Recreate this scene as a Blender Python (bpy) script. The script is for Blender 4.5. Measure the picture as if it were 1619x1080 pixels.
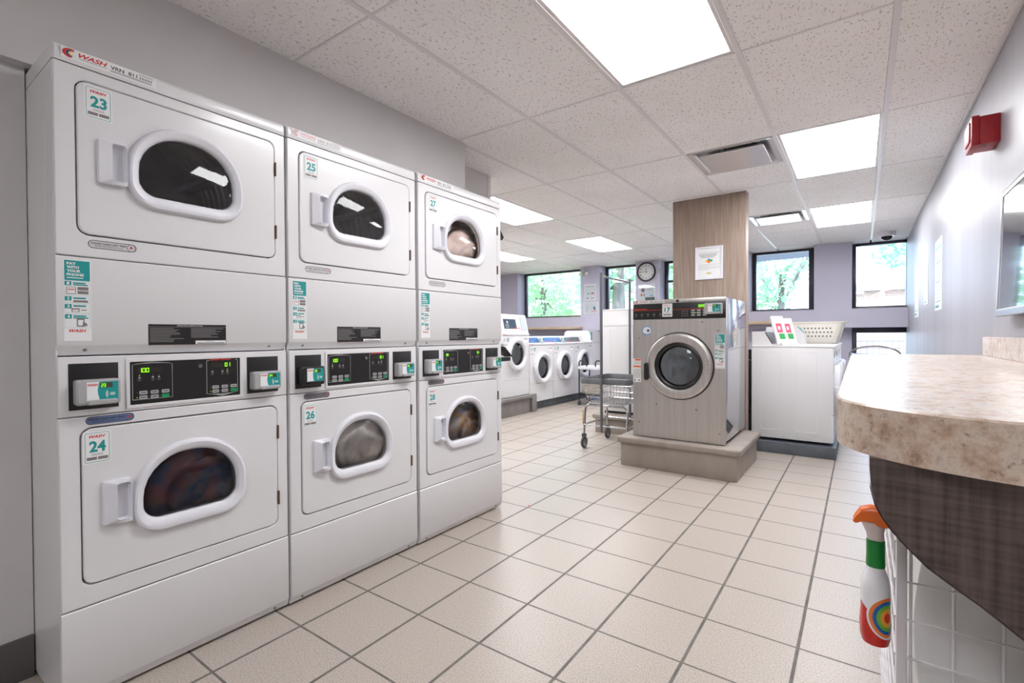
import bpy, bmesh, math, random
from mathutils import Vector, Matrix
random.seed(7)
PI = math.pi
for o in list(bpy.data.objects): bpy.data.objects.remove(o)
SC = bpy.context.scene
COL = SC.collection
# ---------------------------------------------------------------- camera
CAMP = Vector((1.84538, -1.76373, 1.17647)); YAW, PITCH, ROLL, FPX = -.62018, -.01241, -.00484, 771.3065
cy, sy, cp, sp = math.cos(YAW), math.sin(YAW), math.cos(PITCH), math.sin(PITCH)
vF = Vector((sy*cp, cy*cp, sp)); vR = Vector((cy, -sy, 0)); vU = vR.cross(vF)
cr, sr = math.cos(ROLL), math.sin(ROLL); vR, vU = vR*cr+vU*sr, vU*cr-vR*sr
cd = bpy.data.cameras.new('camera'); cam = bpy.data.objects.new('camera', cd); COL.objects.link(cam)
m = Matrix.Identity(4)
for i in range(3): m[i][0], m[i][1], m[i][2], m[i][3] = vR[i], vU[i], -vF[i], CAMP[i]
cam.matrix_world = m
cd.sensor_fit = 'HORIZONTAL'; cd.sensor_width = 36; cd.lens = 36*FPX/1619; cd.clip_start = .05; cd.clip_end = 500
SC.camera = cam
# ---------------------------------------------------------------- world, sun, exposure
w = bpy.data.worlds.new('daylight_sky'); SC.world = w; w.use_nodes = True
bg = w.node_tree.nodes['Background']; bg.inputs[0].default_value = (.55, .73, 1, 1); bg.inputs[1].default_value = 9.5
sd = bpy.data.lights.new('sun', 'SUN'); sd.energy = 9; sd.angle = .01; sd.color = (1, .94, .84)
sun = bpy.data.objects.new('sun', sd); COL.objects.link(sun); sun.rotation_euler = (math.radians(40), 0, math.radians(-25))
LAMP = 18
SC.view_settings.view_transform = 'Standard'; SC.view_settings.look = 'None'
SC.view_settings.gamma = 1; SC.view_settings.exposure = 0.24; SC.view_settings.use_curve_mapping = False
# ---------------------------------------------------------------- materials
def lin(c): return tuple(((v/255)/12.92 if v/255 <= .04045 else ((v/255+.055)/1.055)**2.4) for v in c)
def mat(name, rgb, rough=.5, metal=0, emit=0, coat=0, alpha_col=None, spec=.5):
    m = bpy.data.materials.new(name); m.use_nodes = True
    b = m.node_tree.nodes['Principled BSDF']; c = (*lin(rgb), 1)
    b.inputs['Base Color'].default_value = c; b.inputs['Roughness'].default_value = rough
    b.inputs['Metallic'].default_value = metal; b.inputs['Specular IOR Level'].default_value = spec
    b.inputs['Coat Weight'].default_value = coat; b.inputs['Coat Roughness'].default_value = .08
    if emit: b.inputs['Emission Color'].default_value = c; b.inputs['Emission Strength'].default_value = emit
    return m
def N(m, t, **k):
    n = m.node_tree.nodes.new(t)
    for a, v in k.items():
        if a in n.inputs: n.inputs[a].default_value = v
        else: setattr(n, a, v)
    return n
def LK(m, a, ai, b, bi): m.node_tree.links.new(a.outputs[ai], b.inputs[bi])
def MA(m, op, a, b=None, c=None):
    n = N(m, 'ShaderNodeMath', operation=op)
    for i, v in enumerate((a, b, c)):
        if v is None: continue
        if isinstance(v, (int, float)): n.inputs[i].default_value = v
        else: m.node_tree.links.new(v, n.inputs[i])
    return n.outputs[0]
def bsdf(m): return m.node_tree.nodes['Principled BSDF']
def mix(m, fac, a, b):
    n = N(m, 'ShaderNodeMix', data_type='RGBA')
    for i, v in ((0, fac), (6, a), (7, b)):
        if isinstance(v, tuple): n.inputs[i].default_value = (*lin(v), 1) if len(v) == 3 else v
        elif isinstance(v, (int, float)): n.inputs[i].default_value = v
        else: m.node_tree.links.new(v, n.inputs[i])
    return n.outputs[2]
def setcol(m, s): m.node_tree.links.new(s, bsdf(m).inputs['Base Color'])
def bump(m, h, strength=.3, dist=.002):
    n = N(m, 'ShaderNodeBump', Strength=strength, Distance=dist); m.node_tree.links.new(h, n.inputs['Height'])
    LK(m, n, 0, bsdf(m), 'Normal')
def objco(m, scale=(1, 1, 1)):
    t = N(m, 'ShaderNodeTexCoord'); mp = N(m, 'ShaderNodeMapping', Scale=scale); LK(m, t, 'Object', mp, 0); return mp.outputs[0]
def noise(m, scale, detail=3, sc=(1, 1, 1), rough=.5):
    n = N(m, 'ShaderNodeTexNoise', Scale=scale, Detail=detail, Roughness=rough)
    m.node_tree.links.new(objco(m, sc), n.inputs['Vector']); return n.outputs[0]
def ramp(m, s, stops, const=False):
    r = N(m, 'ShaderNodeValToRGB'); e = r.color_ramp.elements
    if const: r.color_ramp.interpolation = 'CONSTANT'
    while len(e) < len(stops): e.new(.5)
    for i, (p, c) in enumerate(stops): e[i].position = p; e[i].color = (*lin(c), 1) if not isinstance(c, float) else (c, c, c, 1)
    m.node_tree.links.new(s, r.inputs[0]); return r.outputs[0]
def mottled(name, a, b, scale, rough=.6, metal=0, sc=(1, 1, 1), lo=.35, hi=.65, bmp=0, detail=4, coat=0):
    m = mat(name, a, rough, metal, coat=coat); n = noise(m, scale, detail, sc)
    setcol(m, ramp(m, n, [(lo, a), (hi, b)]))
    if bmp: bump(m, n, bmp)
    return m
def glassy(name, tint, gloss=.12, rough=.02):
    m = bpy.data.materials.new(name); m.use_nodes = True; nt = m.node_tree; nt.nodes.clear()
    o = N(m, 'ShaderNodeOutputMaterial'); t = N(m, 'ShaderNodeBsdfTransparent'); t.inputs[0].default_value = (*tint, 1)
    g = N(m, 'ShaderNodeBsdfGlossy'); g.inputs['Roughness'].default_value = rough
    f = N(m, 'ShaderNodeFresnel', IOR=1.5); mx = N(m, 'ShaderNodeMixShader')
    LK(m, f, 0, mx, 0); LK(m, t, 0, mx, 1); LK(m, g, 0, mx, 2); LK(m, mx, 0, o, 0); return m

ENAMEL = mat('white_enamel', (222, 221, 222), .28, coat=.25)
ENAMEL_EDGE = mat('white_plastic', (226, 226, 232), .3)
GASKET = mat('dark_seam', (60, 58, 57), .8)
BLACK = mat('black_plastic', (27, 26, 27), .35)
BLACKG = mat('gloss_black', (18, 18, 19), .08)
GREYP = mat('grey_plastic', (168, 168, 169), .4)
DGREY = mat('dark_grey_rubber', (72, 74, 78), .55)
STEEL = mat('stainless_drum', (232, 230, 228), .5, .2)
CHROME = mat('chrome_wire', (200, 202, 205), .15, 1)
POLE = mat('grey_pole', (118, 121, 126), .35, .6)
SCREW = mat('screw_metal', (150, 148, 145), .35, 1)
HINGE = mat('brass_hinge', (120, 100, 82), .5, .6)
TEAL = mat('teal_print', (20, 148, 146), .5)
WHITE = mat('white_paper', (232, 232, 232), .5)
GREYPR = mat('grey_print', (128, 120, 118), .5)
RED = mat('red_print', (205, 48, 42), .5)
REDLIT = mat('orange_red_print', (235, 70, 48), .5)
NAVY = mat('navy_print', (40, 56, 110), .5)
YEL = mat('yellow_print', (240, 190, 50), .5)
GREENB = mat('green_button', (20, 150, 90), .4)
LED = mat('green_led', (150, 255, 20), .5, emit=1.3)
LEDOFF = mat('unlit_led', (66, 62, 50), .5)
ORANGE = mat('orange_label', (238, 110, 40), .5)
BLUEP = mat('blue_panel', (52, 92, 150), .35)
PINK = mat('pink_print', (232, 92, 120), .5)
GREENP = mat('green_print', (60, 170, 90), .5)
CARTBUMP = mottled('grey_vinyl', (88, 90, 94), (112, 114, 118), 6, .5)
GLASSD = glassy('dryer_glass', (.96, .96, .97))
GLASSW = glassy('washer_glass', (.5, .52, .53))
PANE = glassy('window_glass', (.95, .97, .98))
DRUMD = mat('dark_drum', (172, 170, 168), .45, .2)
DRUMK = mat('black_bowl', (40, 42, 44), .12, .3)
OAK = mottled('pale_wood', (196, 176, 150), (176, 156, 130), 3, .5, sc=(1, 12, 12))
NICKEL = mottled('brushed_stainless', (206, 201, 197), (196, 191, 187), 40, .36, 1, sc=(1, 1, .03))
MIRROR = mat('polished_steel_side', (205, 207, 212), .1, 1)
# wall paints
PAINT = mottled('grey_wall_paint', (208, 205, 204), (203, 200, 199), 2, .7)
LAV = mottled('lavender_grey_paint', (190, 187, 204), (185, 182, 199), 2, .6)
RWALL = mat('satin_panel_wall', (206, 206, 210), .45, spec=.2)
setcol(RWALL, ramp(RWALL, noise(RWALL, 2, 3, (1, 1.6, .12)), [(.35, (172, 171, 178)), (.65, (163, 162, 170))]))
bump(RWALL, noise(RWALL, 6, 3, (1, 2, .15)), .15, .01)
DARKBASE = mat('dark_baseboard', (92, 88, 86), .5)
WOODC = mat('column_laminate', (128, 110, 98), .5)
nz = noise(WOODC, 14, 4, (6, 6, .25)); nz2 = noise(WOODC, 160, 2, (1, 1, .02))
setcol(WOODC, mix(WOODC, MA(WOODC, 'MULTIPLY', nz2, .5), ramp(WOODC, nz, [(.3, (142, 122, 108)), (.7, (174, 155, 141))]), (122, 105, 94)))
DWOOD = mat('dark_laminate', (62, 52, 48), .42)
nz = noise(DWOOD, 90, 3, (1, 1, .05)); nz2 = noise(DWOOD, 120, 2, (.05, 1, 1))
setcol(DWOOD, ramp(DWOOD, MA(DWOOD, 'ADD', MA(DWOOD, 'MULTIPLY', nz, .6), MA(DWOOD, 'MULTIPLY', nz2, .4)), [(.38, (66, 55, 51)), (.62, (104, 90, 84))]))
bump(DWOOD, nz2, .2, .001)
STONE = mat('speckled_laminate', (190, 168, 150), .27, spec=.35)
n1 = noise(STONE, 26, 6, (1, 1, 1), .7); n2 = noise(STONE, 75, 4, (1, .6, 1), .7)
c1 = ramp(STONE, n1, [(.32, (170, 142, 118)), (.45, (200, 176, 156)), (.55, (218, 202, 186)), (.68, (186, 164, 148))])
setcol(STONE, mix(STONE, ramp(STONE, n2, [(.58, 0.0), (.74, 1.0)]), c1, (112, 98, 90)))
STEPM = mottled('taupe_step', (160, 149, 140), (147, 137, 128), 8, .42, sc=(1, 1, .3), bmp=.1)
STEPG = mottled('grey_step', (138, 132, 130), (124, 119, 118), 8, .5, bmp=.1)
PLINTH = mottled('dark_plinth', (96, 102, 108), (82, 88, 94), 9, .4)
# floor tiles, 332 mm, wide joints along Y and thin ones along X
FLOORM = mat('porcelain_floor_tile', (200, 188, 178), .38)
tc = N(FLOORM, 'ShaderNodeTexCoord'); sx = N(FLOORM, 'ShaderNodeSeparateXYZ'); LK(FLOORM, tc, 'Object', sx, 0)
def frac_line(m, s, off, pitch, half):
    u = MA(m, 'FRACT', MA(m, 'ADD', MA(m, 'DIVIDE', MA(m, 'ADD', s, off), pitch), 100.5))
    return MA(m, 'LESS_THAN', MA(m, 'ABSOLUTE', MA(m, 'SUBTRACT', u, .5)), half/pitch)
T = .33189
wn = noise(FLOORM, 5, 2)
jx = MA(FLOORM, 'ADD', sx.outputs[0], MA(FLOORM, 'MULTIPLY', wn, .002)); jy = MA(FLOORM, 'ADD', sx.outputs[1], MA(FLOORM, 'MULTIPLY', wn, .002))
lx = frac_line(FLOORM, jx, 0, T, .0058); ly = frac_line(FLOORM, jy, 0, T, .0042)
ln = MA(FLOORM, 'MAXIMUM', lx, ly)
cb = N(FLOORM, 'ShaderNodeCombineXYZ')
FLOORM.node_tree.links.new(MA(FLOORM, 'FLOOR', MA(FLOORM, 'DIVIDE', sx.outputs[0], T)), cb.inputs[0]); FLOORM.node_tree.links.new(MA(FLOORM, 'FLOOR', MA(FLOORM, 'DIVIDE', sx.outputs[1], T)), cb.inputs[1])
wnz = N(FLOORM, 'ShaderNodeTexWhiteNoise', noise_dimensions='3D'); LK(FLOORM, cb, 0, wnz, 0)
fine = noise(FLOORM, 200, 3); mid = noise(FLOORM, 14, 4)
base = ramp(FLOORM, fine, [(.34, (138, 129, 120)), (.5, (183, 174, 165)), (.7, (198, 190, 182))])
base = mix(FLOORM, MA(FLOORM, 'MULTIPLY', mid, .35), base, (182, 168, 156))
base = mix(FLOORM, MA(FLOORM, 'MULTIPLY', wnz.outputs[0], .22), base, (184, 172, 160))
grt = ramp(FLOORM, noise(FLOORM, 9, 3), [(.3, (92, 86, 82)), (.7, (122, 116, 111))])
setcol(FLOORM, mix(FLOORM, ln, base, grt))
FLOORM.node_tree.links.new(MA(FLOORM, 'ADD', MA(FLOORM, 'MULTIPLY', ln, .4), .36), bsdf(FLOORM).inputs['Roughness'])
bump(FLOORM, MA(FLOORM, 'SUBTRACT', MA(FLOORM, 'MULTIPLY', fine, .25), ln), .35, .0015)
# ceiling tile
CEILM = mat('fissured_ceiling_tile', (205, 196, 190), .9, spec=.1)
f1 = noise(CEILM, 95, 2, (1, .45, 1), .6); f2 = noise(CEILM, 200, 2); f3 = noise(CEILM, 2.2, 2)
hole = MA(CEILM, 'MAXIMUM', MA(CEILM, 'GREATER_THAN', f1, .628), MA(CEILM, 'MULTIPLY', MA(CEILM, 'GREATER_THAN', f2, .665), .6))
setcol(CEILM, mix(CEILM, MA(CEILM, 'MULTIPLY', hole, .6), ramp(CEILM, f3, [(.3, (247, 244, 243)), (.7, (241, 238, 236))]), (165, 155, 148)))
bump(CEILM, MA(CEILM, 'SUBTRACT', 1, hole), .4, .002)
TBAR = mat('ceiling_t_bar', (222, 218, 218), .35)
LENS = mat('light_lens', (250, 250, 252), .5, emit=LAMP)
# ---------------------------------------------------------------- mesh helpers
def rr(x0, x1, z0, z1, rt, rb=None, n=7):
    rb = rt if rb is None else rb; P = []
    for cx, cz, r, a in ((x1-rt, z1-rt, rt, 0), (x0+rt, z1-rt, rt, 90), (x0+rb, z0+rb, rb, 180), (x1-rb, z0+rb, rb, 270)):
        for i in range(n+1):
            t = math.radians(a+90*i/n); P.append((cx+r*math.cos(t), cz+r*math.sin(t)))
    return P
def circ(cx, cz, r, N_=32, rz=None):
    rz = r if rz is None else rz
    return [(cx+r*math.cos(2*PI*(i+.5)/N_), cz+rz*math.sin(2*PI*(i+.5)/N_)) for i in range(N_)]
class MB:
    def __init__(s): s.bm = bmesh.new(); s.mats = []
    def mi(s, m):
        if m not in s.mats: s.mats.append(m)
        return s.mats.index(m)
    def box(s, x0, x1, y0, y1, z0, z1, m, bev=0, seg=2):
        b = bmesh.new(); bmesh.ops.create_cube(b, size=1)
        for v in b.verts: v.co = ((x0+x1)/2+v.co.x*(x1-x0), (y0+y1)/2+v.co.y*(y1-y0), (z0+z1)/2+v.co.z*(z1-z0))
        if bev: bmesh.ops.bevel(b, geom=b.edges[:], offset=bev, segments=seg, profile=.5, affect='EDGES')
        s.merge(b, m); return s
    def merge(s, b, m, M=None):
        i = s.mi(m); d = {}
        for v in b.verts: d[v] = s.bm.verts.new(M @ v.co if M else v.co)
        for f in b.faces:
            try: g = s.bm.faces.new([d[v] for v in f.verts]); g.material_index = i
            except ValueError: pass
        b.free()
    def loft(s, loops, m, cap0=False, cap1=False, closed=True):
        i = s.mi(m); L = [[s.bm.verts.new(p) for p in l] for l in loops]; n = len(L[0])
        for a, b in zip(L, L[1:]):
            for k in range(n if closed else n-1):
                f = s.bm.faces.new((a[k], a[(k+1) % n], b[(k+1) % n], b[k])); f.material_index = i
        if cap0: s.bm.faces.new(L[0][::-1]).material_index = i
        if cap1: s.bm.faces.new(L[-1]).material_index = i
        return s
    def slab(s, pts, y0, y1, m, bev=0, ax='y'):   # outline in x,z extruded along y (front at y0)
        def P(p, y): return (p[0], y, p[1]) if ax == 'y' else ((y, p[0], p[1]) if ax == 'x' else (p[0], p[1], y))
        if bev:
            c = (sum(p[0] for p in pts)/len(pts), sum(p[1] for p in pts)/len(pts))
            w_ = max(abs(p[0]-c[0]) for p in pts); h_ = max(abs(p[1]-c[1]) for p in pts)
            q = [(c[0]+(p[0]-c[0])*(1-bev/w_), c[1]+(p[1]-c[1])*(1-bev/h_)) for p in pts]
            dy = bev if y1 > y0 else -bev
            return s.loft([[P(p, y0) for p in q], [P(p, y0+dy) for p in pts], [P(p, y1) for p in pts]], m, True, True)
        return s.loft([[P(p, y0) for p in pts], [P(p, y1) for p in pts]], m, True, True)
    def frame(s, out, inn, y0, y1, m, bev=0):      # plate with a hole
        if len(out) != len(inn): raise ValueError
        P = lambda l, y: [(p[0], y, p[1]) for p in l]
        if bev:
            def ins(l, d):
                c = ((min(p[0] for p in l)+max(p[0] for p in l))/2, (min(p[1] for p in l)+max(p[1] for p in l))/2)
                w_ = max(abs(p[0]-c[0]) for p in l); h_ = max(abs(p[1]-c[1]) for p in l)
                return [(c[0]+(p[0]-c[0])*(1-d/w_), c[1]+(p[1]-c[1])*(1-d/h_)) for p in l]
            L = [P(out, y1), P(out, y0+bev), P(ins(out, bev), y0), P(ins(inn, -bev), y0), P(inn, y0+bev), P(inn, y1)]
        else: L = [P(out, y1), P(out, y0), P(inn, y0), P(inn, y1)]
        L.append(L[0]); return s.loft(L, m)
    def tube(s, path, r, m, n=8, closed=False):
        path = [Vector(p) for p in path]; K = len(path); loops = []; up = None
        for i, p in enumerate(path):
            a = path[(i-1) % K] if (closed or i > 0) else p; b = path[(i+1) % K] if (closed or i < K-1) else p
            d = (b-a).normalized()
            if up is None: up = d.orthogonal().normalized()
            up = (up-d*up.dot(d)).normalized(); sd_ = d.cross(up)
            loops.append([p+(up*math.cos(2*PI*k/n)+sd_*math.sin(2*PI*k/n))*r for k in range(n)])
        if closed: loops.append(loops[0])
        return s.loft(loops, m, not closed, not closed)
    def lathe(s, prof, c, ax, m, n=32, sx=1, sz=1, cap=False):   # prof: (radius, offset along ax)
        c = Vector(c); L = []
        for r, h in prof:
            l = []
            for k in range(n):
                t = 2*PI*(k+.5)/n; a, b = r*math.cos(t)*sx, r*math.sin(t)*sz
                l.append(c+Vector((a, h, b) if ax == 'y' else ((h, a, b) if ax == 'x' else (a, b, h))))
            L.append(l)
        return s.loft(L, m, cap, cap)
    def text(s, t, x, z, wd, ht, y, m, shear=0, bold=0, ax='y', flip=False):
        vs, fs = glyphs(t, shear, bold)
        i = s.mi(m); xs = [v[0] for v in vs]; zs = [v[1] for v in vs]
        x0, x1, z0, z1 = min(xs), max(xs), min(zs), max(zs)
        vv = []
        for a, b in vs:
            px = x+(a-x0)/(x1-x0)*wd; pz = z+(b-z0)/max(1e-6, z1-z0)*ht
            vv.append(s.bm.verts.new((px, y, pz)))
        for f in fs:
            try: s.bm.faces.new([vv[k] for k in f]).material_index = i
            except ValueError: pass
        return s
    def xf(s, M):
        bmesh.ops.transform(s.bm, matrix=M, verts=s.bm.verts[:]); return s
    def build(s, name, parent=None, loc=None, rot=None, smooth=35, **props):
        bmesh.ops.recalc_face_normals(s.bm, faces=s.bm.faces[:])
        me = bpy.data.meshes.new(name); s.bm.to_mesh(me); s.bm.free()
        for m in s.mats: me.materials.append(m)
        if smooth:
            for p in me.polygons: p.use_smooth = True
            me.set_sharp_from_angle(angle=math.radians(smooth))
        o = bpy.data.objects.new(name, me); COL.objects.link(o)
        if parent: o.parent = parent
        if loc: o.location = loc
        if rot: o.rotation_euler = rot
        for k, v in props.items(): o[k] = v
        return o
GC = {}
def glyphs(t, shear, bold):
    k = (t, shear, bold)
    if k not in GC:
        cu = bpy.data.curves.new('t', 'FONT'); cu.body = t; cu.shear = shear; cu.offset = bold; cu.resolution_u = 3
        ob = bpy.data.objects.new('t', cu); COL.objects.link(ob)
        me = bpy.data.meshes.new_from_object(ob)
        GC[k] = ([(v.co.x, v.co.y) for v in me.vertices], [tuple(p.vertices) for p in me.polygons])
        bpy.data.objects.remove(ob); bpy.data.meshes.remove(me); bpy.data.curves.remove(cu)
    return GC[k]
def thing(name, label, cat, loc=(0, 0, 0), rz=0, group=None):
    o = bpy.data.objects.new(name, None); COL.objects.link(o); o.location = loc; o.rotation_euler = (0, 0, rz)
    o.empty_display_size = .1; o['label'] = label; o['category'] = cat
    if group: o['group'] = group
    return o
def tag(o, label, cat, group=None):
    o['label'] = label; o['category'] = cat
    if group: o['group'] = group
    return o
def S(b, name, **k): return b.build(name, kind='structure', **k)
FX = PI/2    # a machine built facing -y turned to face +x
# ---------------------------------------------------------------- setting
H = 2.546; XR = 2.39; YB = -4.6; YF = 7.08; YW = 7.40; XL = -5.4
S(MB().box(XL-.1, XR+.1, YB-.1, 7.6, -.12, 0, FLOORM), 'floor')
CX = [-.46975+.6096*k for k in range(-9, 6)]; CY = [.81759+1.2192*k for k in range(-5, 7)]
lights = [(.7495, -.4016), (1.3591, 2.0368), (1.3591, 4.4752), (-1.6890, 2.0368), (-1.6890, 4.4752), (-3.5178, 4.4752), (-3.5178, 2.0368), (-2.9082, -.4016), (1.3591, -4.0588)]  # last four panels are added to brighten the far left and near end
diffs = [(.7495, 2.0368), (.7495, 4.4752)]
cb = MB()
for x in CX:
    for y in CY:
        if any(abs(x-a) < .02 and abs(y-b) < .02 for a, b in lights): continue
        x0, x1, y0, y1 = max(x, XL), min(x+.6096, XR), max(y, YB), min(y+1.2192, YW)
        if x1-x0 < .02 or y1-y0 < .02: continue
        if any(abs(x-a) < .02 and abs(y-b) < .02 for a, b in diffs): y0 = y+.61
        cb.box(x0+.008, x1-.0145, y0+.0085, y1-.004, H, H+.015, CEILM)
S(cb, 'ceiling', smooth=0)
S(MB().box(XL-.1, XR+.12, YB-.1, 7.6, H+.16, H+.3, PAINT), 'ceiling_slab')
tb = MB()
for x in CX:
    if XL < x < XR-.02: tb.box(x-.0135, x+.0135, YB, YF if True else 0, H-.0035, H+.03, TBAR, .001, 1)
for y in CY:
    if YB < y < YF: tb.box(XL, XR, y-.006, y+.006, H-.003, H+.028, TBAR, .001, 1)
tb.box(.7495, 1.3591, 2.0368+.605, 2.0368+.617, H-.003, H+.02, TBAR); tb.box(.7495, 1.3591, 4.4752+.605, 4.4752+.617, H-.003, H+.02, TBAR)
S(tb, 'trim_1', smooth=0)
S(MB().box(XR-.022, XR, YB, YF, H-.012, H, TBAR, .002), 'trim_2')
# right wall, rear and far left walls
S(MB().box(XR, XR+.12, YB, 7.6, 0, H+.16, RWALL), 'wall_right')
S(MB().box(XL-.1, XR+.1, YB-.12, YB, 0, H+.16, PAINT), 'wall_back')
S(MB().box(XL-.12, XL, YB, 7.6, 0, H+.16, PAINT), 'wall_left')
# partition wall around the dryer bank
S(MB().box(-1.3, -.50, YB, -1.3605, 0, 2.105, PAINT), 'wall_partition')
S(MB().box(-1.3, -.45, YB, .885, 2.105, H, PAINT), 'wall_header')
S(MB().box(-1.3, -1.22, -1.377, .885, 0, 2.105, PAINT), 'wall_recess')
S(MB().box(-.50, -.488, YB, -1.362, 0, .145, DARKBASE, .002), 'baseboard_left')
b = MB(); b.box(-.98, -.75, .90, 1.52, 0, H, PAINT); b.box(-.98, -.744, 1.52, 1.56, 0, H, TBAR, .004); S(b, 'wall_pier')
# far wall: piers, band, set-back lower wall
b = MB()
for x0, x1 in ((XL, -4.31), (-2.76, -2.34), (-1.60, -1.14), (-.42, .35), (1.26, 1.74)):
    b.box(x0, x1, YF, YW+.06, 1.545, H, LAV)
b.box(XL, XR, YF, YW+.06, 1.27, 1.545, LAV)
S(b, 'wall_front', smooth=0)
b = MB(); b.box(XL, 1.74, YW-.06, YW+.06, 0, 1.27, LAV); b.box(1.74, XR, YW-.06, YW+.06, 0, .62, LAV); b.box(XL, XR, YW, YW+.06, H, H+.16, LAV)
S(b, 'wall_front_lower', smooth=0)
WF = mat('dark_bronze_window_frame', (58, 60, 70), .35, .3)
SILL = mat('painted_sill', (150, 144, 152), .4)
def window(i, x0, x1, z0, z1, fl=.05, fr=.05, mull=()):
    b = MB(); y0, y1 = YW-.05, YW+.03
    b.box(x0, x0+fl, y0, y1, z0, z1, WF, .003); b.box(x1-fr, x1, y0, y1, z0, z1, WF, .003)
    b.box(x0+fl, x1-fr, y0, y1, z0, z0+.045, WF, .003); b.box(x0+fl, x1-fr, y0, y1, z1-.04, z1, WF, .003)
    for z in mull: b.box(x0+fl, x1-fr, y0, y1, z-.02, z+.02, WF, .003)
    w_ = S(b, 'window_%d' % i)
    MB().box(x0+fl-.004, x1-fr+.004, YW-.014, YW-.008, z0+.04, z1-.036, PANE).build('window_pane', w_)
    MB().box(x0+.001, x1-.001, YF+.002, YW-.05, z0-.0, z0+.012, SILL, .002).build('window_sill', w_)
window(1, -4.31, -2.76, 1.545, H); window(2, -2.34, -1.60, 1.545, H, .06); window(3, -1.14, -.42, 1.545, H, .06, mull=(2.17,))
window(4, .35, 1.26, 1.545, H, .06, .09); window(5, 1.74, XR, 1.545, H, .05, .001)
# lower right window
b = MB(); y0, y1 = YW-.05, YW+.03
b.box(1.74, 1.80, y0, y1, .62, 1.27, WF, .003); b.box(1.80, XR, y0, y1, 1.19, 1.27, WF, .003); b.box(1.80, XR, y0, y1, .62, .67, WF, .003)
w_ = S(b, 'window_6'); MB().box(1.796, XR, YW-.014, YW-.008, .665, 1.195, PANE).build('window_pane', w_)
# wood clad column
b = MB(); b.box(.262, .955, 3.33, 3.46, 0, H, WOODC, .002); S(b, 'wall_column')
# lights
for k, (x, y) in enumerate(lights):
    nm = ['above the folding counter, nearest the camera', 'second along the right, beside the metal air diffuser', 'far right, near the windows', 'seen just past the white dryer bank', 'left of the wood column, near the windows', 'added far left near the windows to brighten the ceiling there', 'added far left above the washers to brighten the ceiling there', 'added unseen behind the dryer wall to brighten the far left', 'added unseen behind the camera to brighten the near end']
    t = thing('ceiling_light', 'glowing white recessed ceiling light panel, '+nm[k], 'ceiling light', (x, y, H), 0, 'recessed ceiling light panels')
    MB().frame(rr(.012, .598, .012, 1.207, .002), rr(.032, .578, .032, 1.187, .002), 0, .06, TBAR).xf(Matrix(((1, 0, 0, 0), (0, 0, 1, 0), (0, 1, 0, 0), (0, 0, 0, 1)))).build('frame', t)
    MB().box(.03, .58, .03, 1.19, .004, .01, LENS).build('light_lens', t)
    MB().box(.02, .59, .02, 1.2, .061, .07, TBAR).build('housing', t)
CHRMW = mat('satin_white_metal', (214, 212, 212), .12, .35)
for k, (x, y) in enumerate(diffs):
    t = thing('air_diffuser', 'square pale metal ceiling air diffuser with a flat plate, '+('in front of the wood column' if k == 0 else 'smaller looking, behind the wood column'), 'air vent', (x, y, H), 0, 'ceiling air diffusers')
    b = MB(); c = .305
    def sq(r, z, q=.02): return [(c+p[0], c+p[1], z) for p in rr(-r, r, -r, r, q)]
    b.loft([sq(.292, .02), sq(.292, -.004), sq(.262, -.004), sq(.245, .01, .04), sq(.21, .05, .05), sq(.15, .13, .05)], CHRMW); b.build('cone', t)
    MB().loft([sq(.145, .13, .05), sq(.145, .15, .05)], BLACK, True, True).build('throat', t)
    MB().loft([sq(.222, -.012), sq(.225, -.016), sq(.22, -.021)], CHRMW, True, True).build('face_plate', t)
    for a in (-1, 1):
        for d in (-1, 1): MB().tube([(c+a*.1, c+d*.1, -.014), (c+a*.1, c+d*.1, .14)], .005, SCREW).build('hanger', t)

# ---------------------------------------------------------------- printed stickers (front face at y, facing -y)
def num_sticker(par, x, z, w_, h_, num, y):
    s = MB().slab(rr(x, x+w_, z, z+h_, .004, n=2), y-.0006, y, WHITE).build('number_sticker', par)
    b = MB(); yy = y-.0009; i = .07*w_
    b.frame(rr(x+i, x+w_-i, z+i, z+h_-i, .004, n=2), rr(x+i+.0012, x+w_-i-.0012, z+i+.0012, z+h_-i-.0012, .003, n=2), yy, y-.0005, TEAL)
    b.text('WASH', x+.22*w_, z+.79*h_, .56*w_, .09*h_, yy, RED, .35, .03)
    b.text(num, x+.22*w_, z+.36*h_, .58*w_, .34*h_, yy, TEAL, 0, .035)
    for q in (.26, .30): b.box(x+.3*w_, x+.7*w_, yy, yy+.0003, z+q*h_, z+(q+.012)*h_, GREYPR)
    b.box(x+.13*w_, x+.48*w_, yy, yy+.0003, z+.12*h_, z+.21*h_, GREYPR); b.box(x+.52*w_, x+.87*w_, yy, yy+.0003, z+.12*h_, z+.21*h_, GREYPR)
    b.build('lettering', s, smooth=0)
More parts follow.
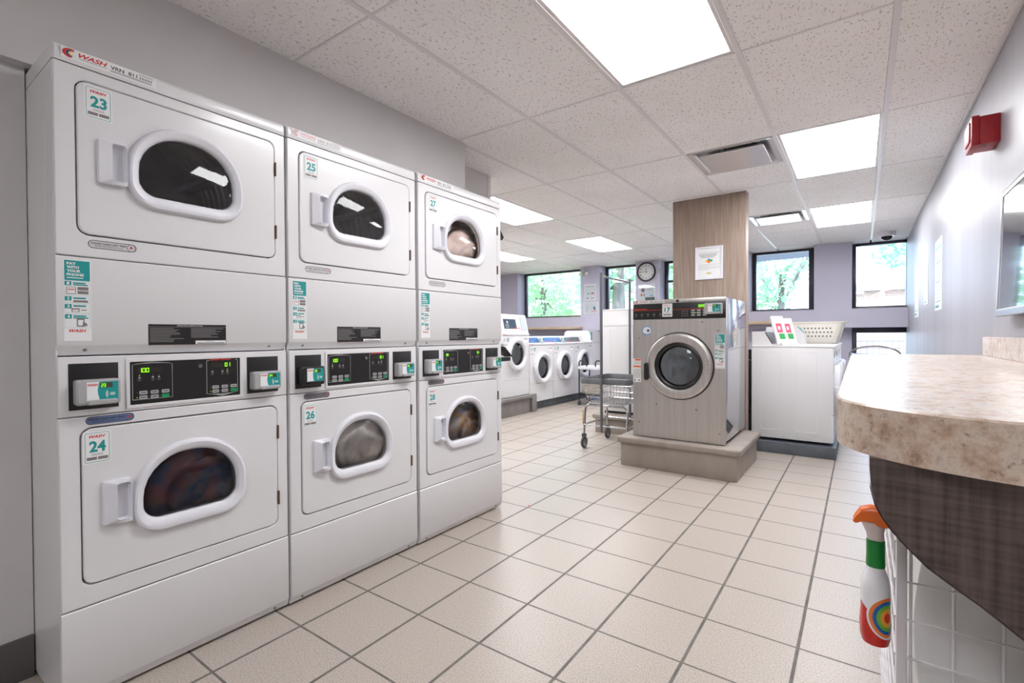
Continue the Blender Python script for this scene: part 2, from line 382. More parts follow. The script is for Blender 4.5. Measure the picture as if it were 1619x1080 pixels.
def pay_sticker(par, x, z, w_, h_, y):
    s = MB().box(x, x+w_, y-.0006, y, z, z+h_, WHITE).build('payment_sticker', par)
    b = MB(); yy = y-.0009
    b.box(x+.04*w_, x+.96*w_, yy, yy+.0003, z+.74*h_, z+.985*h_, TEAL)
    for i, t in enumerate(('PAY', 'WITH', 'YOUR', 'PHONE')):
        b.text(t, x+.12*w_, z+(.93-.045*i)*h_, (.34, .44, .5, .62)[i]*w_, .033*h_, yy-.0003, WHITE, 0, .04)
    b.box(x+.12*w_, x+.72*w_, yy-.0003, yy, z+.768*h_, z+.778*h_, WHITE)
    for i, (q, hh) in enumerate(((.73, .17), (.545, .08), (.45, .11), (.325, .165))):
        b.frame(rr(x+.04*w_, x+.96*w_, z+(q-hh)*h_, z+q*h_, .003, n=2), rr(x+.05*w_, x+.95*w_, z+(q-hh)*h_+.001, z+q*h_-.001, .003, n=2), yy, yy+.0003, mat_tealpale)
        b.box(x+.04*w_, x+.28*w_, yy-.0003, yy, z+(q-.052)*h_, z+q*h_, TEAL)
        b.text(str(i+1), x+.12*w_, z+(q-.043)*h_, .09*w_, .034*h_, yy-.0006, WHITE, 0, .03)
        b.box(x+.34*w_, x+.8*w_, yy-.0003, yy, z+(q-.03)*h_, z+(q-.012)*h_, TEAL)
        if i in (0, 3): b.box(x+.34*w_, x+.88*w_, yy-.0003, yy, z+(q-.05)*h_, z+(q-.036)*h_, TEAL)
    b.frame(rr(x+.1*w_, x+.44*w_, z+.575*h_, z+.66*h_, .003, n=2), rr(x+.12*w_, x+.42*w_, z+.58*h_, z+.655*h_, .003, n=2), yy-.0004, yy, GREYPR)
    b.text('WASH', x+.15*w_, z+.62*h_, .25*w_, .02*h_, yy-.0004, RED, .35, .02)
    b.box(x+.5*w_, x+.9*w_, yy-.0003, yy, z+.625*h_, z+.665*h_, GREYPR); b.box(x+.5*w_, x+.9*w_, yy-.0003, yy, z+.578*h_, z+.615*h_, GREYPR)
    b.slab(rr(x+.34*w_, x+.88*w_, z+.475*h_, z+.50*h_, .0015, n=2), yy-.0003, yy, GREYPR)
    b.frame(rr(x+.28*w_, x+.56*w_, z+.355*h_, z+.40*h_, .001, n=2), rr(x+.31*w_, x+.53*w_, z+.36*h_, z+.385*h_, .001, n=2), yy-.0003, yy, GREYPR)
    b.box(x+.62*w_, x+.82*w_, yy-.0003, yy, z+.375*h_, z+.385*h_, GREYPR)
    b.frame(rr(x+.46*w_, x+.74*w_, z+.175*h_, z+.275*h_, .002, n=2), rr(x+.5*w_, x+.7*w_, z+.19*h_, z+.26*h_, .001, n=2), yy-.0003, yy, GREYPR)
    b.slab([(x+.66*w_, z+.17*h_), (x+.86*w_, z+.19*h_), (x+.8*w_, z+.22*h_), (x+.68*w_, z+.235*h_)], yy-.0005, yy-.0002, GREYPR)
    b.text('WASH', x+.18*w_, z+.105*h_, .62*w_, .038*h_, yy, RED, .35, .03)
    b.build('lettering', s, smooth=0)
mat_tealpale = mat('pale_teal_line', (170, 205, 205), .5)
def asset_label(par, x, z, w_, h_, num, y, faded=False):
    s = MB().box(x, x+w_, y-.0006, y, z, z+h_, WHITE).build('asset_label', par)
    r_, k_, n_ = (mat_fr, mat_fk, mat_fn) if faded else (RED, BLACK, NAVY)
    b = MB(); yy = y-.0009
    for rad, mm, ox in ((.42, r_, 0), (.30, n_, .02), (.2, YEL if not faded else mat_fr, .035)):
        cx_, cz_ = x+.06*w_+ox*w_+rad*h_*.6, z+.55*h_
        P = [(cx_+rad*h_*1.2*math.cos(t)*1.2, cz_+rad*h_*math.sin(t)) for t in [math.radians(70+k*22) for k in range(10)]]
        Q = [(cx_+.25*rad*h_+rad*h_*.95*math.cos(t)*1.2, cz_+rad*h_*.75*math.sin(t)) for t in [math.radians(268-k*22) for k in range(10)]]
        b.slab(P+Q, yy-.0002, yy, mm)
    b.text('WASH', x+.17*w_, z+.42*h_, .29*w_, .42*h_, yy, r_, .35, .03)
    b.box(x+.18*w_, x+.45*w_, yy, yy+.0003, z+.3*h_, z+.33*h_, k_)
    b.text('VRN  '+num, x+.49*w_, z+.4*h_, .29*w_, .36*h_, yy, k_, 0, .015)
    for q in (.28, .18): b.box(x+.49*w_, x+.95*w_, yy, yy+.0003, z+q*h_, z+(q+.035)*h_, k_)
    for i in range(14): b.box(x+(.81+.0105*i)*w_, x+(.81+.0105*i+.003+.004*(i % 3 == 0))*w_, yy, yy+.0003, z+.42*h_, z+.62*h_, k_)
    for q in (.86, .75): b.box(x+.8*w_, x+.97*w_, yy, yy+.0003, z+q*h_, z+(q+.03)*h_, GREYPR)
    b.build('lettering', s, smooth=0)
mat_fr = mat('faded_red', (232, 178, 170), .5); mat_fk = mat('faded_grey', (165, 162, 162), .5); mat_fn = mat('faded_navy', (175, 178, 200), .5)
def seg_digits(b, t, x, z, wd, ht, y, m):   # seven segment characters
    SEG = {'0': 'abcdef', '1': 'bc', '2': 'abged', '3': 'abgcd', '4': 'fgbc', '5': 'afgcd', '6': 'afgecd', '7': 'abc', '8': 'abcdefg'}
    k = 0; st = wd*.16
    for ch in t:
        if ch == '.': b.box(x+k*wd*1.25-st*.9, x+k*wd*1.25, y, y+.0004, z, z+st, m); continue
        x0 = x+k*wd*1.25; x1 = x0+wd; zm = z+ht/2; k += 1
        for s_ in SEG.get(ch, ''):
            a = {'a': (x0, x1, z+ht-st, z+ht), 'd': (x0, x1, z, z+st), 'g': (x0, x1, zm-st/2, zm+st/2), 'f': (x0, x0+st, zm, z+ht), 'e': (x0, x0+st, z, zm), 'b': (x1-st, x1, zm, z+ht), 'c': (x1-st, x1, z, zm)}[s_]
            b.box(a[0], a[1], y, y+.0004, a[2], a[3], m)
def reader(par, x, z, w_, h_, num, y, body=None, nm='card_reader'):
    body = body or GREYP; d = .035
    r = MB().slab(rr(x, x+w_, z, z+h_, .008, n=4), y-d, y, body, .005).build(nm, par)
    b = MB(); yy = y-d-.0008
    b.box(x+.22*w_, x+.5*w_, yy, yy+.0006, z+.12*h_, z+.9*h_, WHITE)
    b.slab([(x+.52*w_, z+.12*h_), (x+.93*w_, z+.12*h_), (x+.93*w_, z+.9*h_), (x+.5*w_, z+.9*h_), (x+.46*w_, z+.6*h_), (x+.47*w_, z+.4*h_)], yy-.0002, yy+.0006, TEAL)
    b.text('WASH', x+.24*w_, z+.74*h_, .24*w_, .1*h_, yy-.0003, RED, .35, .03)
    b.box(x+.52*w_, x+.8*w_, yy-.0006, yy, z+.66*h_, z+.86*h_, LEDOFF)
    seg_digits(b, num, x+.54*w_, z+.69*h_, .045*w_, .13*h_, yy-.0012, LED)
    for i in range(3):
        P = [(x+.62*w_+(.03+.022*i)*w_*math.cos(a), z+.4*h_+(.09+.05*i)*h_*math.sin(a)) for a in [math.radians(-50+20*k) for k in range(6)]]
        b.tube([(p[0], yy-.0006, p[1]) for p in P], .0009, WHITE, 4)
    b.box(x+.74*w_, x+.86*w_, yy-.0005, yy, z+.34*h_, z+.46*h_, mat_tealpale)
    b.build('reader_face', r, smooth=0)
    MB().slab(rr(x+.22*w_, x+.9*w_, z+.0*h_, z+.2*h_, .005, n=3), y-d-.012, y-d, body, .003).build('card_tray', r)
# ---------------------------------------------------------------- stacked tumble dryers
def cloth_blob(name, c, r, cols, seed, label, squash=(1, 1, 1), parent=None):
    random.seed(seed); b = bmesh.new(); bmesh.ops.create_icosphere(b, subdivisions=5, radius=1)
    ph = [random.uniform(0, 6.28) for _ in range(6)]
    for v in b.verts:
        p = v.co.copy(); a = math.atan2(p.z, p.x); rad = math.hypot(p.x, p.z)
        a = math.atan2(p.z+.35, p.y-.05); rad = math.hypot(p.z+.35, p.y-.05); k = 1+.05*math.sin(2*a+15*rad+ph[0])+.025*math.sin(5*a+24*rad+ph[1])+.012*math.sin(9*a+40*rad+ph[2])+.05*math.sin(3*a+ph[3])
        v.co = (c[0]+p.x*k*r*squash[0], c[1]+p.y*k*r*squash[1], c[2]+p.z*k*r*squash[2])
    m = mat(name+'_cloth', cols[0], .9, spec=.1)
    n = noise(m, 9, 3, (1, 1, 1), .5); setcol(m, ramp(m, n, [(.34, cols[0]), (.48, cols[1]), (.62, cols[2])], len(cols[0]) == 9))
    bump(m, noise(m, 30, 3), .4, .01)
    B = MB(); B.merge(b, m); return tag(B.build(name, smooth=180), label, 'laundry', 'laundry tumbling in the dryers')
def dryer_door(par, z0, z1, cz, ox, oy_h, gz0, gz1, hz, y):
    d = bpy.data.objects.new('door', None); COL.objects.link(d); d.parent = par
    out = rr(.055, .690, z0, z1, .03); hole = rr(.213, .523, gz0, gz1, .14, .055)
    MB().frame(out, rr(.2125, .5235, gz0-.001, gz1+.001, .14, .055), -.004, .02, ENAMEL, .003).build('door_panel', d)
    # moulded window frame
    o2 = rr(.182, .556, gz0-.045, gz1+.038, .18, .09); i2 = rr(.216, .520, gz0+.003, gz1-.003, .138, .052)
    b = MB(); P = lambda l, yy: [(p[0], yy, p[1]) for p in l]
    mids = lambda t: [(a[0]*(1-t)+c_[0]*t, a[1]*(1-t)+c_[1]*t) for a, c_ in zip(o2, i2)]
    b.loft([P(o2, -.004), P(o2, -.013), P(mids(.12), -.021), P(mids(.3), -.024), P(mids(.72), -.019), P(mids(.92), -.012), P(i2, .0), P(i2, .02)], ENAMEL_EDGE)
    b.build('window_frame', d)
    i3 = [(.368+(p[0]-.368)*1.0, p[1]) for p in i2]
    MB().loft([P(i3, .004), P([((p[0]-.368)*.97+.368, (p[1]-(gz0+gz1)/2)*.97+(gz0+gz1)/2) for p in i3], -.006), P([((p[0]-.368)*.9+.368, (p[1]-(gz0+gz1)/2)*.9+(gz0+gz1)/2) for p in i3], -.011)], GLASSD, False, True).build('window_glass', d)
    # handle: plate with scooped pocket
    b = MB(); hx0, hx1 = .103, .178; oo = rr(hx0, hx1, hz-.072, hz+.072, .006, .006); ii = rr(hx0+.034, hx1-.003, hz-.060, hz+.060, .008)
    L = [P(oo, -.004), [(p[0]+(.004 if p[0] < .14 else -.001), -.014 if p[0] < .12 else -.032, p[1]) for p in oo]]
    L.append([(q[0], -.031, q[1]) for q in ii])
    L.append([((q[0]*.85+.15*(hx0+.05)), -.006, (q[1]-hz)*.94+hz) for q in ii])
    b.loft(L, ENAMEL_EDGE, False, True); b.build('handle', d)
    b = MB()
    for zz in (z0+.11, z1-.11): b.box(.6905, .6965, -.006, .004, zz-.028, zz+.028, HINGE, .001); b.tube([(.6935, -.008, zz-.028), (.6935, -.008, zz+.028)], .003, HINGE)
    b.build('hinge', d)
    return d
def make_dryer(y0, xf, wsc, nums, vrn, disp, faded, dark_left, label, mini=None):
    t = thing('stacked_dryer', label, 'dryer', (xf, y0, 0), FX, 'white stacked tumble dryers')
    t.scale = (wsc, 1, 1); W = .738; D = .80
    b = MB()   # cabinet shell, open at the front
    b.box(0, .004, .012, D, .015, 2.03, ENAMEL); b.box(W-.004, W, .012, D, .015, 2.03, ENAMEL); b.box(0, W, D-.004, D, .015, 2.03, ENAMEL)
    b.box(.004, W-.004, .03, D-.004, .015, .02, ENAMEL); b.box(.004, W-.004, .03, D-.004, 1.02, 1.03, DRUMD)
    b.box(-.0005, .001, .10, .7, 1.3, 2.0, ENAMEL); b.build('cabinet', t)
    b = MB(); L = []
    for yy, zt in ((.0, 2.034), (-.003, 2.045), (0.0, 2.075), (.012, 2.086), (D, 2.086), (D, 2.034)): L.append([(x, yy, zt) for x in (.0, .006, W-.006, W)])
    b.loft([[(x, p[0][1]+(.004 if k in (0, 3) else 0), p[0][2]-(.002 if k in (0, 3) and p[0][2] > 2.04 else 0)) for p in L] for k, x in enumerate((.0, .005, W-.005, W))], ENAMEL, True, True); b.build('top_lid', t)
    asset_label(t, .02, 2.043, .25, .034, vrn, -.0032, faded)
    up_out = rr(.001, W-.001, 1.434, 2.031, .004); up_in = rr(.052, .693, 1.502, 1.993, .032)
    MB().frame(up_out, up_in, 0, .03, ENAMEL, .003).build('upper_front', t)
    dl = rr(.001, W-.001, .318, .924, .004); dlin = rr(.052, .693, .381, .888, .032)
    MB().frame(dl, dlin, 0, .03, ENAMEL, .003).build('lower_front', t)
    b = MB()
    for (a0, a1, c0, c1) in ((1.502, 1.993, 1.66, 1.885), (.381, .888, .541, .766)):
        b.frame(rr(.045, .70, a0-.006, a1+.006, .03), rr(.205, .53, c0-.008, c1+.008, .14, .06), .021, .028, GASKET)
    b.build('door_seal', t)
    # middle service panel with angled foot
    b = MB(); pr_ = [(.003, 1.431), (0, 1.427), (0, 1.155), (.004, 1.149), (.022, 1.121), (.03, 1.119), (.03, 1.431)]
    b.loft([[(x, p[0], p[1]) for p in pr_] for x in (.001, W-.001)], ENAMEL, True, True); b.build('middle_panel', t)
    b = MB()
    for x in (.07, W-.07): b.lathe([(0, -.004), (.005, -.003), (.006, .004)], (x, .012, 1.137), 'y', SCREW, 10)
    b.build('panel_screws', t)
    pay_sticker(t, .018, 1.166, .067, .256, 0)
    # operating instructions plate
    s = MB().box(.238, .492, -.0008, 0, 1.149, 1.222, BLACK).build('instruction_plate', t)
    b = MB(); yy = -.0012
    b.box(.238, .492, yy, yy+.0003, 1.212, 1.2135, GREYPR)
    b.text('OPERATING INSTRUCTIONS', .325, 1.2152, .085, .0042, yy, WHITE)
    random.seed(3)
    for cx_, n_ in ((.242, 10), (.37, 7)):
        for k in range(n_): b.box(cx_, cx_+random.uniform(.06, .112), yy, yy+.0003, 1.2065-.0052*k, 1.2065-.0052*k+.0016, mat_txt)
    b.box(.385, .490, yy, yy+.0003, 1.1505, 1.163, WHITE); b.text('IMPORTANT', .42, 1.158, .03, .003, yy-.0003, BLACK); b.box(.39, .485, yy-.0003, yy, 1.1525, 1.155, BLACK)
    b.build('lettering', s, smooth=0)
    # control fascia
    fo = rr(.001, W-.001, .927, 1.116, .004, n=3)
    MB().slab(fo, 0, .03, ENAMEL, .003).build('control_fascia', t)
    MB().box(.026, .152, -.0012, .0, .947, 1.094, BLACK, .0004).build('reader_plate', t)
    MB().box(.570, .698, -.0012, .0, .947, 1.094, BLACK, .0004).build('reader_plate', t)
    reader(t, .037, .963, .112, .080, nums[0], -.001, BLACK if dark_left else None)
    reader(t, .580, .962, .115, .072, nums[1], -.001)
    MB().frame(rr(.172, .552, .936, 1.104, .003, n=3), rr(.183, .542, .947, 1.093, .002, n=3), -.004, 0, ENAMEL, .001).build('display_bezel', t)
    p = MB().box(.183, .542, -.0015, 0, .947, 1.093, BLACK).build('control_panel', t)
    b = MB(); y = -.0019
    for (x0, x1, peak, lab) in ((.190, .308, 1, 'UPPER'), (.421, .533, 0, 'LOWER')):
        zt, zb = (1.082, .963) if peak else (1.090, .962)
        if peak: path = [(x0, zb), (x0, zt), (x0+.012, zt+.003), ((x0+x1)/2, zt+.008), (x1-.012, zt+.003), (x1, zt), (x1, zb)]
        else: path = [(x0, zt-.006), (x0, zb), ((x0+x1)/2, zb-.011), (x1, zb), (x1, zt-.006)]
        b.tube([(a, y, c) for a, c in (path if not peak else path+[path[0]])], .0011, GREYP, 4)
        if not peak: b.tube([(x0, y, zt-.006), (x0, y, zt-.003), (x0+.01, y, zt-.003)], .0011, GREYP, 4); b.tube([(x1, y, zt-.006), (x1, y, zt-.003), (x1-.008, y, zt-.003)], .0011, GREYP, 4)
        cx_ = (x0+x1)/2
        if peak: b.slab([(x0+.014, zt+.0035), (x1-.014, zt+.0035), (cx_, zt+.009)], y-.0002, y+.0003, GREYP); b.text(lab, cx_-.01, zt+.0036, .02, .0036, y-.0004, BLACK)
        else: b.slab([(x0+.014, zb-.0035), (x1-.014, zb-.0035), (cx_, zb-.0105)], y-.0002, y+.0003, GREYP); b.text(lab, cx_-.01, zb-.0078, .02, .0036, y-.0004, BLACK)
        dx = x0+.018; dz = zt-.026 if peak else zt-.028
        for k in range(6): seg_digits(b, '8', dx+k*.0118, dz, .0085, .014, y, LEDOFF)
        v = disp[0] if peak else disp[1]
        seg_digits(b, v, dx+(.0 if peak else .047), dz, .0085, .014, y-.0006, LED)
        for k, xx in enumerate((x0+.02, cx_, cx_+.018)):
            b.slab(circ(xx, dz-.010, .0012, 6), y-.0004, y, LED if (k == 0) == bool(peak) and k in (0, 2) or (not peak and k == 2) else GREYPR)
            b.box(xx-.003, xx+.003, y-.0003, y, dz-.021, dz-.015, GREYP); b.box(xx-.006, xx+.006, y-.0003, y, dz-.026, dz-.0245, GREYPR)
            b.box(xx-.004, xx+.004, y-.0003, y, dz-.03, dz-.0285, GREYPR)
        for k in range(3):
            for j in range(2):
                bx = x0+.019+k*.033; bz = zb+.023-j*.016
                mm = GREENB if (k == 2 and j == 1) else GREYP
                b.slab(rr(bx, bx+.023, bz-.006, bz+.006, .002, n=2), y-.0012, y, mm)
                if mm is GREYP: b.box(bx+.004, bx+.019, y-.0014, y-.001, bz-.001, bz+.0012, BLACK)
                b.slab(circ(bx-.006, bz, .0012, 6), y-.0004, y, LED if (k == 0 and j == 1) else GREYPR)
    b.text('Speed Queen', .433, 1.0855, .074, .0075, y-.0006, REDLIT, 0, .03)
    b.build('display_markings', p, smooth=0)
    MB().lathe([(0, -.006), (.003, -.006), (.003, -.0075), (.0065, -.0075), (.0075, -.005), (.0078, -.0015)], (.398, 0, 1.068), 'y', SCREW, 20).build('key_lock', t)
    # kick panel with angled foot
    b = MB(); pr_ = [(.003, .314), (0, .31), (0, .045), (.003, .04), (.016, .012), (.03, .011), (.03, .314)]
    b.loft([[(x, p_[0], p_[1]) for p_ in pr_] for x in (.001, W-.001)], ENAMEL, True, True); b.build('kick_panel', t)
    b = MB()
    for x in (.055, W-.06): b.lathe([(0, -.004), (.005, -.003), (.006, .004)], (x, .009, .026), 'y', SCREW, 10)
    b.build('kick_screws', t)
    MB().box(.01, W-.01, .06, D-.02, 0, .015, BLACK).build('base_frame', t)
    # doors
    d1 = dryer_door(t, 1.506, 1.989, 0, 0, 0, 1.662, 1.885, 1.747, 0)
    d2 = dryer_door(t, .385, .884, 0, 0, 0, .543, .766, .636, 0)
    num_sticker(d1, .073, 1.877, .073, .105, nums[0], -.0042)
    num_sticker(d2, .057, .770, .073, .105, nums[1], -.0042)
    # lint labels
    for (lx_, lz_, mm) in ((.079, 1.464, 0), (.066, .896, 1)):
        body = mat_lintw if mm == 0 else (mat_lintb if nums[0] == '23' else mat_lintg)
        s = MB().slab(rr(lx_, lx_+.128, lz_, lz_+.026, .0125, n=4), -.0006, 0, body).build('lint_label', t)
        b = MB(); b.frame(rr(lx_, lx_+.128, lz_, lz_+.026, .0125, n=4), rr(lx_+.002, lx_+.126, lz_+.002, lz_+.024, .0105, n=4), -.001, -.0005, DGREY)
        b.text('PLEASE CLEAN LINT TRAP', lx_+.008, lz_+.013, .092, .0065, -.0009, BLACK, 0, .02); b.text('BEFORE AND AFTER EACH CYCLE', lx_+.018, lz_+.006, .072, .0042, -.0009, BLACK)
        b.frame(circ(lx_+.114, lz_+.013, .0125, 20), circ(lx_+.114, lz_+.013, .0112, 20), -.0012, -.0006, DGREY)
        b.slab([(lx_+.109, lz_+.011), (lx_+.119, lz_+.011), (lx_+.116, lz_+.0145), (lx_+.114, lz_+.021), (lx_+.111, lz_+.015)], -.0013, -.0009, RED)
        b.build('lettering', s, smooth=0)
    # drums
    for gz in (1.77, .65):
        b = MB(); N_ = 32; h = .5
        hole = rr(.205, .53, gz-.115, gz+.122, .14, .06); c0 = circ(.368, gz-.01, .24, 32)
        # rotate circle start to match hole ordering
        b.loft([[(p_[0], .03, p_[1]) for p_ in hole], [(p_[0], .075, p_[1]) for p_ in c0], [(.368+(p_[0]-.368)*1.14, .08, gz-.01+(p_[1]-gz+.01)*1.14) for p_ in c0]], DRUMD)
        b.lathe([(.275, .08), (.275, .6), (.12, .61), (.10, .59), (.0, .59)], (.368, 0, gz-.01), 'y', STEEL, 40)
        for k in range(3):
            a = k*2*PI/3+.5; ux, uz = math.cos(a), math.sin(a); px, pz = -uz, ux
            P = lambda r, s_, yy: (.368+ux*r+px*s_, yy, gz-.01+uz*r+pz*s_)
            b.loft([[P(.275, -.035, yy), P(.20, -.008, yy), P(.20, .008, yy), P(.275, .035, yy)] for yy in (.1, .58)], STEEL, True, True)
        for k in range(9): b.lathe([(.2745, .12+.05*k), (.268, .125+.05*k), (.2745, .13+.05*k)], (.368, 0, gz-.01), 'y', STEEL, 40)
        b.build('drum', t)
    return t
mat_txt = mat('fine_print', (150, 148, 148), .5)
mat_lintw = mat('lint_label_white', (205, 203, 203), .4); mat_lintb = mat('lint_label_blue', (98, 112, 150), .3); mat_lintg = mat('lint_label_grey', (120, 118, 124), .4)
make_dryer(-1.358, -.163, 1.0, ('23', '24'), '811', ('1.00', '01'), False, False, 'white stacked dryer with number stickers 23 and 24, largest and leftmost of the bank')
make_dryer(-.613, -.157, 1.003, ('25', '26'), '813', ('1.00', '01'), True, True, 'white stacked dryer with stickers 25 and 26 and a faded top label, in the middle')
make_dryer(.140, -.150, 1.035, ('27', '28'), '815', ('33', '01'), False, False, 'white stacked dryer with number stickers 27 and 28, at the right end of the bank')
cloth_blob('laundry_load', (-.31, -.95, .62), .20, ((42, 54, 94), (80, 88, 112), (124, 88, 92)), 1, 'dark blue and plum clothes behind the window of dryer 24', (.68, 1, .95))
cloth_blob('laundry_load', (-.31, -.18, .65), .215, ((252, 248, 244), (246, 240, 234), (226, 219, 212)), 2, 'white clothes swirling behind the window of dryer 26', (.66, 1, 1))
cloth_blob('laundry_load', (-.32, .60, 1.71), .20, ((236, 216, 206), (226, 204, 192), (204, 182, 170)), 3, 'pinkish beige clothes behind the window of dryer 27', (.66, 1, .9))
cloth_blob('laundry_load', (-.32, .64, .59), .18, ((248, 244, 240), (232, 180, 122), (196, 190, 186)), 4, 'white and tan clothes heaped behind the window of dryer 28', (.66, 1, .8))
# ---------------------------------------------------------------- washers
def side_panels(b, x, y0, y1, z0, z1, n=2):     # embossed upright rectangles on a side panel at x, facing -x when sgn
    w_ = (y1-y0)/(n*1.0)
    for k in range(n):
        a0 = y0+w_*k+.22*w_; a1 = y0+w_*(k+1)-.22*w_
        o = rr(a0, a1, z0, z1, .004, n=1); i = rr(a0+.005, a1-.005, z0+.005, z1-.005, .003, n=1)
        b.loft([[(x+.0003, p[0], p[1]) for p in o], [(x-.0022, (p[0]+q[0])/2, (p[1]+q[1])/2) for p, q in zip(o, i)], [(x+.0003, q[0], q[1]) for q in i]], ENAMEL)
def washer(loc, W, D, zb, zt, door, hood, name, label, panel=BLUEP, kick=None, rdr=None, dz=None, group='white front loading washers', e_sticker=True):
    t = thing(name, label, 'washer', (loc[0], loc[1], 0), FX, group)
    b = MB(); b.box(0, W, .012, D, zb, zt-.02, ENAMEL, .003)
    if hood != 'left': side_panels(b, 0, .06, D-.02, zb+.08, zt-.06)
    b.build('cabinet', t)
    kz = kick or zb+.29
    cx, cz, R = W/2, door, .255*(W/.72)
    sq = rr(.003, W-.003, kz+.004, zt-.022, .01, n=7); c = circ(cx, cz, R*.8, 32)
    MB().frame(sq, c, -.002, .014, ENAMEL, .002).build('front_panel', t)
    MB().slab(rr(.003, W-.003, zb+.003, kz, .006, n=3), -.002, .014, ENAMEL, .003).build('kick_panel', t)
    MB().box(-.004, W+.004 if False else W, -.012, D, zt-.022, zt, ENAMEL, .006).build('top', t)
    d = bpy.data.objects.new('door', None); COL.objects.link(d); d.parent = t
    MB().lathe([(R, -.002), (R*1.0, -.02), (R*.97, -.045), (R*.88, -.062), (R*.78, -.06), (R*.70, -.045), (R*.66, -.02), (R*.66, -.002)], (cx, 0, cz), 'y', ENAMEL_EDGE, 48).build('door_ring', d)
    MB().lathe([(0, -.0585), (R*.3, -.057), (R*.55, -.045), (R*.665, -.03)], (cx, 0, cz), 'y', GLASSW, 40).build('door_glass', d)
    MB().lathe([(R*.78, .012), (R*.72, .05), (R*.70, .40), (0, .42)], (cx, 0, cz), 'y', DRUMD, 40).build('drum', t)
    b = MB(); b.lathe([(R*.664, -.012), (R*.60, .0), (R*.5, .06), (R*.3, .10), (0, .11)], (cx, 0, cz), 'y', DRUMK, 40); b.build('door_bowl', d)
    b = MB(); b.slab(rr(cx-R*1.03, cx-R*.9, cz-.05, cz+.05, .008, n=3), -.045, -.01, ENAMEL_EDGE, .003) ; b.build('door_handle', d)
    if e_sticker:
        b = MB(); b.slab(circ(.15, zt-.09, .028, 20), -.0028, -.002, TEAL); b.slab(circ(.155, zt-.098, .016, 16), -.0034, -.0028, WHITE); b.slab(circ(.158, zt-.104, .010, 12), -.004, -.0034, GREYPR)
        b.text('E', .05, zt-.105, .022, .035, -.003, GREYPR, 0, .04); b.box(.04, .09, -.003, -.0022, zt-.165, zt-.158, NAVY); b.box(.1, .13, -.003, -.0022, zt-.165, zt-.158, NAVY); b.build('front_sticker', t, smooth=0)
        b = MB(); b.box(W-.14, W-.04, -.003, -.002, zt-.13, zt-.055, WHITE); b.box(W-.13, W-.05, -.0036, -.003, zt-.085, zt-.07, GREYPR); b.build('drawer_label', t, smooth=0)
        b = MB(); b.box(.02, .09, -.0128, -.012, zt-.017, zt-.008, PINK); b.build('top_label', t)
    if hood == 'low':      # sloped low console
        y0, h = .18, .115; pr_ = [(y0, zt), (y0+.05, zt+h-.01), (y0+.07, zt+h), (y0+.32, zt+h), (y0+.32, zt)]
        MB().loft([[(x, p[0], p[1]) for p in pr_] for x in (.002, W-.002)], ENAMEL, True, True).build('console', t)
        M_ = Matrix.Translation((0, y0+.001, zt+.002)) @ Matrix.Rotation(-math.atan2(.05, h-.01), 4, 'X')
        b = MB(); b.box(.03, W-.13, -.002, 0, .008, h-.014, panel, .0008); b.box(.06, .26, -.003, -.002, .012, .022, PINK if panel is BLUEP else REDLIT)
        for k in range(4): b.box(.34+.02*k, .352+.02*k, -.003, -.002, .03, .04, GREYP)
        b.xf(M_).build('control_panel', t, smooth=0)
        if rdr: reader(t, W-.125, zt+.008, .115, .085, rdr, .2)
    if hood == 'deep':      # tall deep hood with a slanted front
        h = .2; y0 = D-.68; pr_ = [(y0+.0, zt), (y0+.0, zt+h*.5), (y0+.05, zt+h), (D, zt+h), (D, zt)]
        MB().loft([[(x, p[0], p[1]) for p in pr_] for x in (.01, W-.01)], ENAMEL, True, True).build('console', t)
        b = MB(); b.box(.012, .03, y0-.006, y0+.0, zt+.01, zt+h*.48, TEAL); b.box(.05, W-.1, y0-.003, y0, zt+.01, zt+h*.48, BLACK); b.build('control_panel', t)
    return t
def plinth(name, label, x0, x1, y0, y1, h, m, lip=.03, lh=.055):
    t = thing(name, label, 'equipment step', (x0, y0, 0)); X, Y = x1-x0, y1-y0
    MB().box(lip, X-lip, lip, Y-lip, 0, h-lh+.002, m, .002).build('riser', t)
    MB().box(0, X, 0, Y, h-lh, h, m, .016, 4).build('top_slab', t)
    return t
